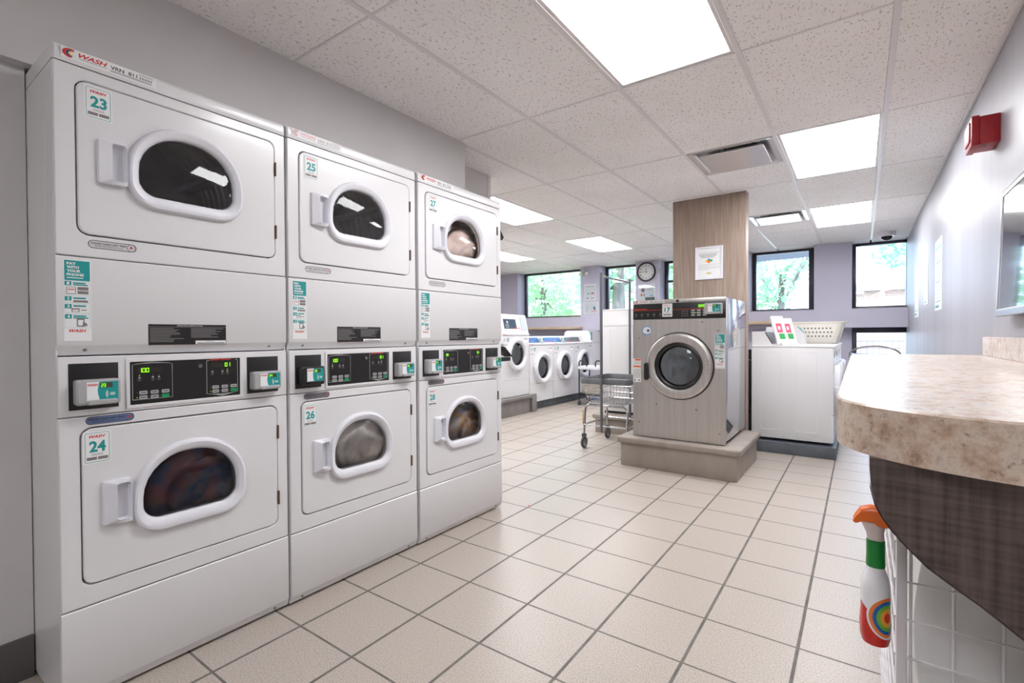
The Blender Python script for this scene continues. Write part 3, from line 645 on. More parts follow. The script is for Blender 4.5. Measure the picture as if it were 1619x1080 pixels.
# --- stainless washer 17, on its step
plinth('equipment_step', 'taupe step carrying the stainless washer numbered 17', .05, 1.085, 2.37, 3.325, .262, STEPM)
def big_washer(loc, rz, label, side, front, full=True):
    t = thing('commercial_washer', label, 'washer', loc, rz, 'large commercial washers on steps')
    W, D, Hh = .79, .79, 1.222
    b = MB(); b.box(.002, W, .004, D, .035, Hh-.003, side, .002)
    if not full:
        side_panels(b, W*0, .06, D-.05, .1, Hh-.2); b.box(-.004, 0, .0, D, Hh-.16, Hh-.155, GREYPR)
    b.box(.03, W-.03, .03, D-.03, 0, .035, BLACK); b.build('cabinet', t)
    cx, cz = .412, .645
    b = MB(); b.frame(rr(0, W, .006, 1.05, .003, n=7), circ(cx, cz, .20, 32), -.004, .006, front, .002); b.build('front_panel', t)
    MB().box(0, W, -.005, .006, 1.188, Hh, NICKEL, .002).build('top_rail', t)
    p = MB().box(.002, W-.002, -.004, .004, 1.052, 1.186, BLACK, .001).build('control_panel', t)
    if not full: return t
    b = MB(); y = -.0045
    b.box(.0, .27, y-.0002, y, 1.130, 1.1325, REDLIT); b.box(.36, W-.01, y-.0002, y, 1.130, 1.1325, REDLIT)
    b.text('Speed Queen', .014, 1.134, .115, .014, y-.0003, REDLIT, 0, .03)
    for k in range(6):
        x = .03+.055*k; b.frame(circ(x, 1.093, .009, 12), circ(x, 1.093, .007, 12), y-.0003, y, GREENB if k == 5 else GREYP); b.box(x-.008, x+.008, y-.0002, y, 1.072, 1.075, GREYPR)
    for k in range(3):
        for j in range(3):
            b.slab(rr(.515+.047*k, .545+.047*k, 1.072+.02*j, 1.085+.02*j, .002, n=2), y-.001, y, GREYP)
            b.box(.435+.02*k, .447+.02*k, y-.0002, y, 1.072+.02*j, 1.078+.02*j, GREYPR)
    b.slab(rr(.655, .69, 1.093, 1.107, .006, n=3), y-.001, y, GREENB); b.slab(circ(.553, 1.098, .003, 8), y-.0006, y, LED)
    b.box(.565, .635, y-.0004, y, 1.142, 1.168, LEDOFF); seg_digits(b, '325', .572, 1.145, .014, .02, y-.0012, LED)
    b.build('panel_markings', p, smooth=0)
    reader(t, .742-.115+.0, 1.083, .138, .088, '17', -.004)
    asset_label(t, .02, 1.192, .27, .027, '816', -.0052)
    MB().lathe([(0, -.004), (.011, -.004), (.013, 0)], (.40, -.005, 1.205), 'y', BLACK, 16).build('top_lock', t)
    num_sticker(t, .268, 1.07, .088, .115, '17', -.0045)
    d = bpy.data.objects.new('door', None); COL.objects.link(d); d.parent = t
    MB().lathe([(.291, -.004), (.291, -.009), (.283, -.010)], (cx, 0, cz), 'y', BLACK, 64).build('door_seal', d)
    MB().lathe([(.283, -.008), (.281, -.030), (.272, -.038), (.255, -.040), (.215, -.038), (.205, -.034), (.2, -.024), (.2, -.01)], (cx, 0, cz), 'y', NICKEL, 64).build('door_ring', d)
    MB().lathe([(.2, -.026), (.185, -.03), (.172, -.022), (.160, .01), (.158, .03)], (cx, 0, cz), 'y', BLACK, 48).build('door_gasket', d)
    MB().lathe([(0, -.03), (.08, -.028), (.14, -.018), (.168, -.004)], (cx, 0, cz), 'y', GLASSW, 48).build('door_glass', d)
    b = MB(); b.lathe([(.20, .004), (.175, .05), (.225, .07), (.225, .45), (.05, .46), (.048, .44), (0, .44)], (cx, 0, cz), 'y', mat('washer_drum', (120, 118, 118), .25, 1), 48); b.build('drum', t); MB().lathe([(0, .425), (.05, .425), (.052, .44)], (cx, 0, cz), 'y', WHITE, 24).build('drum_hub', t)
    b = MB(); b.slab(rr(cx-.29, cx-.252, cz-.13, cz+.025, .017, n=5), -.07, -.04, BLACK, .008); b.box(cx-.285, cx-.26, -.05, -.03, cz-.1, cz, BLACK); b.build('door_handle', d)
    b = MB()
    for q in (.05, .022, -.022, -.05): b.lathe([(0, -.004), (.004, -.003), (.005, 0)], (cx+.243, -.039, cz+q), 'y', SCREW, 10)
    b.build('hinge_bolts', d)
    b = MB()
    for x, z in ((.06, .885), (.605, 1.02), (.73, .945), (.055, .13), (.215, .30), (.555, .28), (.74, .095)): b.lathe([(0, -.005), (.006, -.004), (.008, 0)], (x, -.004, z), 'y', SCREW, 12)
    b.build('panel_bolts', t)
    # stickers
    s = MB().slab(circ(.13, .95, .045, 28), -.0052, -.004, WHITE).build('round_sticker', t)
    b = MB(); b.frame(circ(.13, .95, .044, 28), circ(.13, .95, .036, 28), -.0058, -.0052, mat_sky); b.slab(circ(.142, .952, .012, 14), -.0058, -.0052, NAVY); b.box(.10, .155, -.0058, -.0052, .92, .926, GREYPR); b.build('lettering', s, smooth=0)
    s = MB().box(.003, .075, -.0052, -.004, .49, .70, WHITE).build('warning_sticker', t)
    b = MB(); b.box(.018, .073, -.0058, -.0052, .682, .697, ORANGE); b.box(.003, .073, -.0058, -.0052, .622, .636, ORANGE)
    b.text('WARNING', .03, .6865, .034, .006, -.0061, BLACK); b.text('WARNING', .022, .6265, .034, .006, -.0061, BLACK)
    for k in range(3): b.box(.01, .065, -.0058, -.0052, .650+.009*k, .652+.009*k, GREYPR)
    for k in range(9): b.box(.01, .065, -.0058, -.0052, .53+.009*k, .532+.009*k, GREYPR)
    b.box(.012, .024, -.0058, -.0052, .5, .515, GREYPR); b.box(.05, .068, -.0058, -.0052, .5, .512, GREYPR); b.build('lettering', s, smooth=0)
    pay_sticker(t, .705, .635, .078, .285, -.004)
    return t
mat_sky = mat('sky_blue_print', (90, 150, 205), .5)
big_washer((.166, 2.48, .262), 0, 'stainless steel washer numbered 17 with a round door, before the wood column', MIRROR, NICKEL)
plinth('equipment_step', 'taupe step behind the wire laundry cart', -.80, .20, 3.60, 4.62, .225, STEPM)
t = big_washer((.06, 3.75, .225), 0, 'tall white washer behind the laundry cart, left of the stainless washer', ENAMEL, ENAMEL, False)
for c in list(t.children): bpy.data.objects.remove(c)
b = MB(); b.box(-.785, 0, 0, .8, .03, 1.255, ENAMEL, .003)
M_ = Matrix.Rotation(PI/2, 4, 'Z')
bb = MB(); side_panels(bb, 0, .02, .77, .10, 1.03); bb.xf(M_)
b.merge(bb.bm, ENAMEL); b.box(-.77, -.02, .02, .78, 0, .03, BLACK); b.build('cabinet', t)
b = MB(); b.box(-.785, 0, -.0025, .0, 1.06, 1.064, GREYP); b.box(-.787, .002, -.004, .8, 1.245, 1.262, ENAMEL, .004); b.build('top', t)
b = MB(); b.box(-.812, -.786, .0, .02, .03, 1.2, ENAMEL)
for k in range(26): b.box(-.806, -.793, -.001, .0005, .32+.022*k, .33+.022*k, BLACK)
b.build('perforated_back_strip', t)
# --- left row of washers
XA = -2.3
t = plinth('equipment_step', 'grey step under the tall washer at the left', -3.05, -2.235, 3.3, 4.49, .272, STEPG)
MB().box(.765, .815, 1.19, 1.31, 0, .272, STEPG, .008).build('front_ledge', t)
b = MB(); b.box(-3.05, -2.36, 4.66, YW-.1, 0, .13, PLINTH, .004); tag(b.build('equipment_plinth'), 'low dark plinth under the row of white front loading washers', 'equipment step')
t = washer((XA, 3.79), .70, .72, .275, 1.20, .90, 'none', 'front_load_washer', 'tall white front load washer on grey step, just right of the dryers', kick=.52)
pr_ = [(.005, 1.2), (.01, 1.23), (.065, 1.475), (.09, 1.49), (.72, 1.49), (.72, 1.2)]
MB().loft([[(x, p[0], p[1]) for p in pr_] for x in (.002, .698)], ENAMEL, True, True).build('console', t)
M_ = Matrix.Translation((0, .0095, 1.23)) @ Matrix.Rotation(-math.atan2(.055, .245), 4, 'X')
b = MB(); b.box(.02, .50, -.003, 0, .015, .235, ENAMEL_EDGE, .001); b.box(.09, .40, -.005, -.003, .045, .19, mat('slate_panel', (60, 74, 92), .3), .001)
b.slab(circ(.18, .145, .018, 16), -.007, -.005, WHITE)
for k in range(3):
    for j in range(3): b.box(.13+.03*k, .15+.03*k, -.0062, -.005, .06+.022*j, .075+.022*j, GREYP)
b.box(.25, .28, -.0062, -.005, .06, .07, GREENB); b.box(.31, .49, -.0062, -.003, .05, .06, RED); b.box(.42, .46, -.0045, -.003, .09, .18, WHITE); b.box(.53, .66, -.0045, -.0, .02, .235, mat('pale_grey_label', (190, 200, 205), .4))
b.xf(M_).build('control_panel', t, smooth=0)
washer((XA, 4.50), .715, .70, .13, 1.045, .66, 'low', 'front_load_washer', 'white front load washer with blue panel, right next to the tall washer on the step', BLUEP, .415, '12')
washer((XA, 5.22), .715, .70, .13, 1.045, .66, 'low', 'front_load_washer', 'white front load washer with blue panel, third in the left row', BLUEP, .415, '13')
washer((XA, 5.94), .715, .70, .13, 1.045, .66, 'low', 'front_load_washer', 'white front load washer with dark grey panel, behind the small utility cart', mat('grey_panel', (92, 92, 98), .3), .415)
t = thing('top_load_washer', 'white washer with deep raised hood at the far end of the left row', 'washer', (XA, 6.66, 0), FX, None)
b = MB(); b.box(0, .62, .0, .7, .13, 1.04, ENAMEL, .004); b.box(0, .62, -.01, .7, 1.04, 1.06, ENAMEL, .005); b.build('cabinet', t)
pr_ = [(.02, 1.06), (.02, 1.13), (.07, 1.25), (.10, 1.265), (.55, 1.265), (.6, 1.22), (.64, 1.06)]
MB().loft([[(x, p[0], p[1]) for p in pr_] for x in (.0, .05, .62)], ENAMEL, True, True).build('console', t)
MB().box(-.003, .02, .012, .03, 1.08, 1.24, TEAL, .002).build('hood_label', t)
# --- right row of washers
XB = 1.64
b = MB(); b.box(.90, 1.665, 3.66, 5.95, 0, .11, PLINTH, .004); tag(b.build('equipment_plinth'), 'low dark plinth under the white washers near the counter', 'equipment step')
washer((XB, 3.72), .70, .70, .14, 1.065, .62, 'none', 'front_load_washer', 'white washer nearest the counter, showing its plain panelled side', kick=.40)
washer((XB, 4.45), .70, .70, .14, 1.065, .62, 'none', 'front_load_washer', 'white washer carrying the cream laundry basket', kick=.40)
washer((XB, 5.18), .70, .70, .14, 1.065, .62, 'none', 'front_load_washer', 'white washer furthest from the camera in the right row', kick=.40)
t = thing('washer_console', 'small white control box with black face at the back of the nearest right washer', 'control box', (0, 0, 0))
pr_ = [(.94, 1.066), (.94, 1.205), (1.05, 1.205), (1.125, 1.066)]
MB().loft([[(p[0], y, p[1]) for p in pr_] for y in (3.75, 4.38)], ENAMEL, True, True).build('housing', t)
b = MB(); n = Vector((.139, 0, .075)).normalized()*.003
b.loft([[(1.055+n.x*k, y, 1.197+n.z*k) for y in (3.752, 4.36)]+[(1.118+n.x*k, y, 1.08+n.z*k) for y in (4.36, 3.752)] for k in (0, 2.5)], BLACK, True, True); b.build('control_panel', t)
t = thing('washer_hood', 'white box shaped hood with a slanted teal marked end beside the laundry basket', 'control box')
pr_ = [(.96, 1.066), (.96, 1.262), (1.27, 1.262), (1.335, 1.19), (1.345, 1.12), (1.345, 1.066)]
MB().loft([[(p[0], y, p[1]) for p in pr_] for y in (4.50, 4.72)], ENAMEL, True, True).build('housing', t)
b = MB(); b.loft([[(1.2725, y, 1.262) for y in (4.499, 4.56)]+[(1.3375, y, 1.19) for y in (4.56, 4.499)], [(1.2755, y, 1.265) for y in (4.499, 4.56)]+[(1.3405, y, 1.193) for y in (4.56, 4.499)]], TEAL, True, True); b.build('end_label', t)
# leaning sign frames
for k, (dx, dy, hh, lab) in enumerate(((0, 3.77, .315, 'white sign frame with pink and green print leaning back, nearer of two on the washer'), (.05, 4.02, .295, 'white sign frame leaning behind the other on the washer'))):
    t = thing('sign_holder', lab, 'sign', (1.165+dx, dy, 1.066), math.radians(-48), 'sign frames leaning on the washer')
    M_ = Matrix.Rotation(math.radians(-21), 4, 'Y')
    MB().box(-.012, .012, 0, .13, 0.004, hh, ENAMEL_EDGE, .004).xf(M_).build('frame', t)
    b = MB(); b.box(.0122, .0135, .010, .12, .02, hh-.02, WHITE); b.box(.0135, .0142, .03, .09, .13, .23, PINK); b.box(.0135, .0142, .04, .10, .06, .12, GREENP); b.box(.0142, .0146, .045, .07, .16, .20, WHITE)
    b.xf(M_).build('printed_card', t)
    MB().box(.01, .05, .02, .11, 0, .02, ENAMEL_EDGE, .003).build('foot', t)
# laundry basket
CREAM = mat('cream_plastic', (240, 236, 224), .45)
t = thing('laundry_basket', 'cream plastic laundry basket with small holes, on the right hand washer', 'basket', (1.405, 5.02, 1.066))
b = MB()
def bl(hx, hy, z, r=.07): return [(p[0], p[1], z) for p in rr(-hx, hx, -hy, hy, r, n=7)]
b.loft([bl(.225, .17, .0), bl(.235, .18, .01), bl(.30, .225, .235), bl(.325, .25, .238), bl(.33, .255, .25), bl(.30, .228, .25), bl(.29, .215, .23), bl(.228, .172, .012)], CREAM, True, True)
b.build('shell', t)
b = MB()
for k in range(10):
    for j in range(3):
        z = .085+.045*j; hy = .18+.045*(z/.235); x = -.16+.036*k+(.012 if j % 2 else 0)
        M2 = Matrix.Translation((x, -hy-.0005, z))
        b.loft([[M2 @ Vector((p[0], q, p[1])) for p in circ(0, 0, .0085, 8)] for q in (-.001, .002)], DGREY, True, True)
b.build('vent_holes', t)
# hoses in the dark gap
t = thing('supply_hoses', 'dark hoses and grey pipes in the gap behind the nearest right washer', 'hoses')
for z_ in (.70, .78): MB().tube([(.885, 3.80, z_), (.86, 3.9, z_), (.78, 4.3, z_)], .013, GREYP).build('pipe', t)
for k in range(5): MB().tube([(.88-.02*k, 4.0+.06*k, .9), (.87-.02*k, 4.05+.05*k, .6-.05*k), (.82+.01*k, 4.1, .35), (.86, 4.0+.05*k, .14)], .013, BLACK, 8).build('hose', t)
MB().box(.70, .90, 4.45, 4.47, .0, 1.0, BLACK).build('gap_shade_sheet', t)  # black sheet standing in for the darkness of the gap
# ---------------------------------------------------------------- folding counter
XC = XR-.004
t = thing('folding_counter', 'speckled beige folding counter with a rounded corner on a dark wood bracket', 'counter', (0, 0, 0))
z0, z1 = .978, 1.06
P = []
def arc(cx, cy_, r, a0, a1, n=10): return [(cx+r*math.cos(math.radians(a0+(a1-a0)*i/n)), cy_+r*math.sin(math.radians(a0+(a1-a0)*i/n))) for i in range(n+1)]
P += [(XC, -.885), (2.10, -.878)] + [(2.10-.29*math.sin(math.radians(a)), -.658-.22*math.cos(math.radians(a))) for a in range(8, 91, 8)] + [(1.808, -.60), (1.803, 1.55)] + arc(2.0, 1.56, .197, 180, 90, 8) + [(XC, 1.76)]
b = MB(); ii = lambda d: [(min(max(p[0], 1.803+d) if p[0] < 2 else p[0], XC), p[1]) for p in P]
b.loft([[(p[0], p[1], z0) for p in P], [(p[0], p[1], z1-.003) for p in P], [(p[0]+(.003 if p[0] < 2.05 else 0), p[1]+(.003 if p[1] < 0 else -.003), z1) for p in P]], STONE, True, True); b.build('countertop', t)
MB().box(XC-.02, XC, -.885, 1.755, 1.06, 1.157, STONE, .004).build('backsplash', t)
Q = [(1.858, .978), (1.858, .96), (1.860, .93), (1.866, .905), (1.876, .885), (1.888, .867), (1.905, .847), (1.93, .822), (1.958, .802), (1.99, .781), (2.033, .748), (2.09, .695), (2.15, .62), (2.22, .52), (2.29, .42), (XC, .33), (XC, .978)]
b = MB(); b.loft([[(p[0], y, p[1]) for p in Q] for y in (-.80, -.765)], DWOOD, True, True); b.build('support_panel', t, label='dark brown wood grain panel with curved lower edge')
EDGE = mat('pale_edge_band', (176, 158, 146), .5)
b = MB(); L = Q[:-2]; b.loft([[(p[0]-.0015, y, p[1]-.0015*(i > 2)) for i, p in enumerate(L)] for y in (-.7995, -.7655)], EDGE, closed=False); b.build('edge_band', t)
for yy in (.2, 1.3): MB().loft([[(p[0]+.04, y, p[1]) if p[0] < XC else (XC, y, p[1]) for p in Q] for y in (yy, yy+.035)], DWOOD, True, True).build('support_bracket', t)
# ---------------------------------------------------------------- white wire rack under the counter
WIRE = mat('white_coated_wire', (225, 222, 225), .35)
t = thing('wire_rack', 'white coated wire grid rack standing under the folding counter', 'rack', (0, 0, 0))
X0, X1, Y0, Y1, ZT = 1.915, 2.365, -.50, .35, .80
for x, y in ((X0, Y0), (X1, Y0), (X0, Y1), (X1, Y1)):
    MB().box(x-.009, x+.009, y-.006, y+.012, 0, ZT, WIRE, .004).build('post', t)
MB().lathe([(0, -.004), (.004, -.003), (.005, 0)], (X0, Y0-.006, .757), 'y', SCREW, 10).build('post_screw', t)
b = MB(); k = 0
for x in [X0+.015, X0+.08, X0+.15, X0+.22, X0+.29, X0+.36, X0+.43]: b.tube([(x, Y0, .03), (x, Y0, ZT-.01)], .0028, WIRE, 6)
for z in [.03+.0772*i for i in range(10)]: b.tube([(X0, Y0-.004, z+.027), (X1, Y0-.004, z+.027)], .0022, WIRE, 6)
b.build('front_grid', t)
b = MB()
for i in range(12): b.tube([(X0-.006, Y0+.02+.075*i, .03), (X0-.006, Y0+.02+.075*i, ZT-.01)], .0028, WIRE, 6)
for z in [.057+.0772*i for i in range(10)]: b.tube([(X0-.009, Y0, z), (X0-.009, Y1, z)], .0026, WIRE, 6)
b.build('side_grid', t)
b = MB()
for i in range(12): b.tube([(X0, Y0+.02+.07*i, .12), (X1, Y0+.02+.07*i, .12)], .0025, WIRE, 6)
b.build('shelf_grid', t)
# plastic sheet inside
PLAST = mottled('frosted_plastic', (226, 226, 225), (206, 206, 205), 4, .3)
random.seed(5); b = bmesh.new(); bmesh.ops.create_cube(b, size=1); bmesh.ops.subdivide_edges(b, edges=b.edges[:], cuts=14, use_grid_fill=True)
for v in b.verts:
    p = v.co; a = p.x*9+p.z*2; v.co = ((X0+X1)/2+.012+p.x*.40+.012*math.sin(p.z*7+p.y*6), (Y0+Y1)/2+.01+p.y*.76+.010*math.sin(a)+.008*math.sin(p.z*13+p.x*5), .43+p.z*.62+(.02*math.sin(p.x*8) if p.z > .45 else 0))
B = MB(); B.merge(b, PLAST); tag(B.build('plastic_bag', smooth=180), 'frosted grey white plastic bag filling the wire rack', 'bag')
# ---------------------------------------------------------------- spray bottle
BOT = mat('printed_bottle', (235, 235, 238), .18)
tc = N(BOT, 'ShaderNodeTexCoord'); s3 = N(BOT, 'ShaderNodeSeparateXYZ'); LK(BOT, tc, 'Object', s3, 0)
redm = MA(BOT, 'LESS_THAN', MA(BOT, 'ADD', s3.outputs[2], MA(BOT, 'MULTIPLY', s3.outputs[0], .9)), .062)
vd = N(BOT, 'ShaderNodeVectorMath', operation='DISTANCE'); LK(BOT, tc, 'Object', vd, 0); vd.inputs[1].default_value = (.030, -.028, .064)
q = MA(BOT, 'DIVIDE', vd.outputs['Value'], .045)
rings = ramp(BOT, q, [(0, (240, 240, 240)), (.22, (230, 60, 40)), (.36, (245, 170, 60)), (.5, (110, 180, 60)), (.64, (30, 100, 170)), (.78, (240, 130, 60)), (.92, (238, 238, 240))], True)
c = mix(BOT, redm, (236, 236, 240), (205, 38, 34)); c = mix(BOT, MA(BOT, 'LESS_THAN', q, 1.0), c, rings); setcol(BOT, c)
t = thing('spray_bottle', 'white and red spray bottle with orange trigger and green neck, hung on the wire rack', 'spray bottle', (1.872, -.53, .548))
def ell(a, b_, z, n=28, sx=0): return [(sx+a*math.cos(2*PI*k/n)*(1 if abs(math.cos(2*PI*k/n)) < .8 else .97), b_*math.sin(2*PI*k/n), z) for k in range(n)]
b = MB(); b.loft([ell(.018, .018, 0), ell(.0235, .026, .003), ell(.0265, .031, .015), ell(.0275, .032, .04), ell(.0255, .030, .075), ell(.0258, .030, .10), ell(.0255, .029, .118), ell(.022, .024, .135), ell(.017, .017, .150), ell(.0155, .0155, .158)], BOT, True, True); b.build('body', t)
MB().loft([ell(.0165, .0165, .156), ell(.0172, .0172, .160), ell(.0162, .0162, .18), ell(.0165, .0165, .208), ell(.015, .015, .21)], mat('green_wrap', (16, 132, 52), .3), True, True).build('neck_wrap', t)
b = MB(); b.loft([ell(.0145, .013, .209), ell(.015, .013, .222, sx=-.001), ell(.019, .012, .235, sx=-.003), ell(.022, .012, .245, sx=-.004)], mat('clear_collar', (222, 208, 205), .25), True, True); b.build('collar', t)
OR = mat('orange_plastic', (240, 112, 32), .25)
pr_ = [(.022, .240), (.024, .258), (.014, .273), (-.008, .276), (-.025, .270), (-.034, .254), (-.038, .243), (-.033, .240), (-.02, .247), (-.005, .2475), (.005, .240)]
b = MB(); b.loft([[(p[0], y, .25+(p[1]-.25)*k) for p in pr_] for y, k in ((-.0165, .82), (-.0135, 1), (.0135, 1), (.0165, .82))], OR, True, True); b.build('trigger_head', t)
# ---------------------------------------------------------------- wire laundry cart
t = thing('laundry_cart', 'chrome wire laundry cart with grey bumper and tall hanging rail', 'laundry cart', (-.265, 3.10, 0))
def R4(hx, hy, z, r=.05): return [(p[0], p[1], z) for p in rr(-hx, hx, -hy, hy, r, n=4)]
b = MB(); b.loft([R4(.255, .345, .675), R4(.262, .352, .68), R4(.264, .354, .72), R4(.258, .348, .735), R4(.245, .335, .735), R4(.238, .328, .72), R4(.238, .328, .68), R4(.255, .345, .675)], CARTBUMP); b.build('bumper', t)
b = MB()
top = rr(-.248, .248, -.338, .338, .05, n=4)
def lerp(z): k = (z-.46)/(.68-.46); return .80+.2*k
for z, r in ((.655, .003), (.60, .003), (.535, .003), (.475, .0045)): b.tube([(p[0]*lerp(z), p[1]*lerp(z), z) for p in top], r, CHROME, 6, True)
for i in range(13):
    x = -.225+.0375*i
    for s_ in (-1, 1): b.tube([(x, s_*.338, .69), (x*.8, s_*.338*.82, .475)], .0023, CHROME, 5)
    b.tube([(x*.8, -.275, .472), (x*.8, .275, .472)], .0023, CHROME, 5)
for i in range(17):
    y = -.31+.0388*i
    for s_ in (-1, 1): b.tube([(s_*.248, y, .69), (s_*.248*.82, y*.8, .475)], .0023, CHROME, 5)
    b.tube([(-.2, y*.8, .468), (.2, y*.8, .468)], .0023, CHROME, 5)
b.build('basket', t)
b = MB()
for s_ in (-1, 1): b.tube([(-.235, s_*.29, .15), (-.235, s_*.27, .38), (-.225, s_*.27, .43), (-.19, s_*.27, .452), (.19, s_*.27, .452), (.225, s_*.27, .43), (.235, s_*.27, .38), (.235, s_*.29, .15)], .012, CHROME, 10)
for s_ in (-1, 1): b.tube([(-.235, s_*.29, .245), (.235, s_*.29, .245)], .010, CHROME, 8); b.tube([(s_*.235, -.29, .245), (s_*.235, .29, .245)], .010, CHROME, 8)
b.build('leg_frame', t)
MB().box(-.2495, -.2465, -.296, -.284, .24, .40, YEL).build('yellow_tape', t)
for sx_ in (-1, 1):
    for sy_ in (-1, 1):
        c_ = bpy.data.objects.new('caster', None); COL.objects.link(c_); c_.parent = t; c_.location = (sx_*.235, sy_*.29, 0)
        MB().lathe([(.022, .018-.0175), (.0, .018-.0175)], (0.0, .0, .0575), 'y', GREYP, 16)
        b = MB(); b.lathe([(.042, -.012), (.055, -.012), (.060, -.006), (.060, .006), (.055, .012), (.042, .012), (.042, -.012)], (0, 0, .06), 'x', DGREY, 28); b.build('tyre', c_)
        b = MB(); b.lathe([(0, -.010), (.012, -.012), (.014, -.008), (.042, -.009), (.042, .009), (.014, .008), (.012, .012), (0, .010)], (0, 0, .06), 'x', GREYP, 24); b.build('wheel_hub', c_)
        b = MB()
        for q in (-.019, .016): b.box(q, q+.003, -.016, .018, .05, .128, POLE, .001)
        b.box(-.02, .02, -.02, .02, .126, .134, POLE, .002); b.lathe([(0, .134), (.026, .134), (.026, .148), (.0, .15)], (0, 0, 0), 'z', DGREY, 16); b.build('fork', c_)
b = MB()
for y in (-.372, .372): b.tube([(0.0, y, .20), (0, y, 1.80)], .0135, POLE, 12)
b.build('pole', t)
b = MB(); b.tube([(0, -.372, 1.765), (0, .372, 1.765)], .010, POLE, 10); b.build('hanging_rail', t)
b = MB(); b.lathe([(0, -.02), (.0115, -.02), (.0115, .0), (0, 0)], (0, -.33, 1.765), 'y', YEL, 12); b.build('yellow_tag', t)
# ---------------------------------------------------------------- small utility cart
t = thing('utility_cart', 'small cart with white top and black tubular handles beside the far washers', 'cart', (-1.80, 5.75, 0))
MB().box(-.215, .25, -.2, .2, .60, .655, ENAMEL_EDGE, .006).build('top_tray', t)
MB().box(-.215, .25, -.2, .2, .17, .2, BLACK, .006).build('lower_shelf', t)
b = MB()
for x in (-.2, .235):
    for y in (-.19, .19): b.tube([(x, y, .09), (x, y, .62)], .011, BLACK)
b.build('leg', t)
for s_ in (-1, 1):
    x = -.2 if s_ < 0 else .1
    MB().tube([(x, -.19, .65), (x, -.19, .72), (x+.02, -.19, .75), (x+.12, -.19, .75), (x+.14, -.19, .72), (x+.14, -.19, .65)], .011, BLACK).build('handle', t)
for x in (-.2, .235):
    for y in (-.19, .19): MB().lathe([(.0, -.012), (.04, -.012), (.045, 0), (.04, .012), (0, .012)], (x, y, .045), 'x', DGREY, 16).build('caster', t)
MB().box(-.17, .2, -.15, .15, .201, .46, mat('kraft_box', (190, 180, 165), .6), .004).build('bin', t)
tag(MB().box(-2.2, -1.2, 6.2, 6.9, 0, .05, mat('blue_mat', (62, 92, 150), .6), .01).build('floor_mat'), 'blue mat lying on the floor behind the small cart', 'mat')
# wire hamper on the right, behind the counter
t = thing('wire_hamper', 'round chrome hamper rim and mesh showing above the back edge of the counter', 'hamper', (1.98, 5.3, 0))
b = MB(); K = 36
ringp = lambda r, z: [(r*math.cos(2*PI*k/K), r*math.sin(2*PI*k/K), z) for k in range(K)]
b.tube(ringp(.25, .93), .010, CHROME, 8, True); b.tube(ringp(.2, .4), .006, CHROME, 6, True); b.tube(ringp(.225, .66), .004, CHROME, 6, True)
for k in range(K): b.tube([ringp(.25, .93)[k], ringp(.2, .4)[k]], .0022, CHROME, 5)
b.build('basket', t)
b = MB()
for k in range(4): a = PI/4+k*PI/2; b.tube([(.2*math.cos(a), .2*math.sin(a), .4), (.23*math.cos(a), .23*math.sin(a), 0)], .009, CHROME)
b.build('leg', t)
b = MB(); b.tube([(.24*math.cos(a), .02, .93+.10*math.sin(a)) for a in [PI*k/14 for k in range(15)]], .011, CHROME, 8); b.build('carry_hoop', t)
# black bracket stand poking out behind the dryers
t = thing('bracket_stand', 'black metal arms poking out from behind the right end of the dryers', 'bracket', (-.55, 1.02, 0))
MB().box(-.02, .02, -.03, .03, 0, 2.05, BLACK, .004).build('post', t)
b = MB(); b.loft([[(x, 0, 2.03), (x, .36, 2.045), (x, .42, 1.975), (x, .40, 1.95), (x, .36, 1.955), (x, 0, 1.965)] for x in (-.03, .03)], BLACK, True, True); b.build('upper_arm', t)
b = MB(); b.box(-.04, .04, .0, .40, 1.085, 1.11, GREYP, .003); b.loft([[(x, 0, 1.085), (x, .42, 1.085), (x, .53, 1.0), (x, .50, 1.0), (x, .36, 1.055), (x, 0, 1.055)] for x in (-.035, .035)], BLACK, True, True); b.box(-.03, .03, 0, .51, .965, .998, BLACK, .005); b.build('lower_arm', t)
# ---------------------------------------------------------------- wall things
def poster(name, label, cat, loc, rz, w_, h_, art, fr=None, fw=.012, group=None, th=.012, glass=True):
    t = thing(name, label, cat, loc, rz, group)
    if fr: MB().frame(rr(0, w_, 0, h_, .002, n=1), rr(fw, w_-fw, fw, h_-fw, .001, n=1), -th, 0, fr, .001).build('frame', t)
    p = MB().box(fw*.5 if fr else 0, w_-fw*.5 if fr else w_, -th*.5 if fr else -.003, -.0005, fw*.5 if fr else 0, h_-fw*.5 if fr else h_, WHITE).build('sheet', t)
    b = MB(); art(b, w_, h_, (-th*.5 if fr else -.003)-.0004); b.build('print', p, smooth=0)
    if fr and glass: MB().box(fw*.9, w_-fw*.9, -th*.72, -th*.66, fw*.9, h_-fw*.9, PANE).build('cover_glass', t)
    return t
def art_col(b, w_, h_, y):
    random.seed(9); b.box(.04, w_-.03, y, y+.0003, .262, .2645, GREYPR)
    for i, (a, l) in enumerate(((.05, .175), (.06, .155), (.075, .12))): b.box(a-.015, a-.015+l, y, y+.0003, .244-.014*i, .249-.014*i, GREYPR)
    for k, (dx, dz, mm) in enumerate(((-.022, -.004, YEL), (.0, .008, mat_sky), (.022, .0, GREENP), (0, -.012, ORANGE))): b.slab(circ(w_/2+dx, .185+dz, .013, 10), y-.0001*k, y+.0003, mm)
    for i in range(5): b.box(.03, w_-.03-(.1 if i in (1, 4) else 0), y, y+.0003, .145-.012*i, .147-.012*i, mat_txt)
    b.slab(circ(w_/2, .06, .011, 10), y, y+.0003, YEL); b.box(w_/2-.02, w_/2-.014, y, y+.0003, .052, .068, GREENP); b.box(w_/2+.014, w_/2+.02, y, y+.0003, .052, .068, mat_sky)
poster('framed_notice', 'white framed notice with coloured splash drawing, on the wood column', 'notice', (.487, 3.33, 1.725), 0, .262, .325, art_col, ENAMEL_EDGE, .018, glass=False)
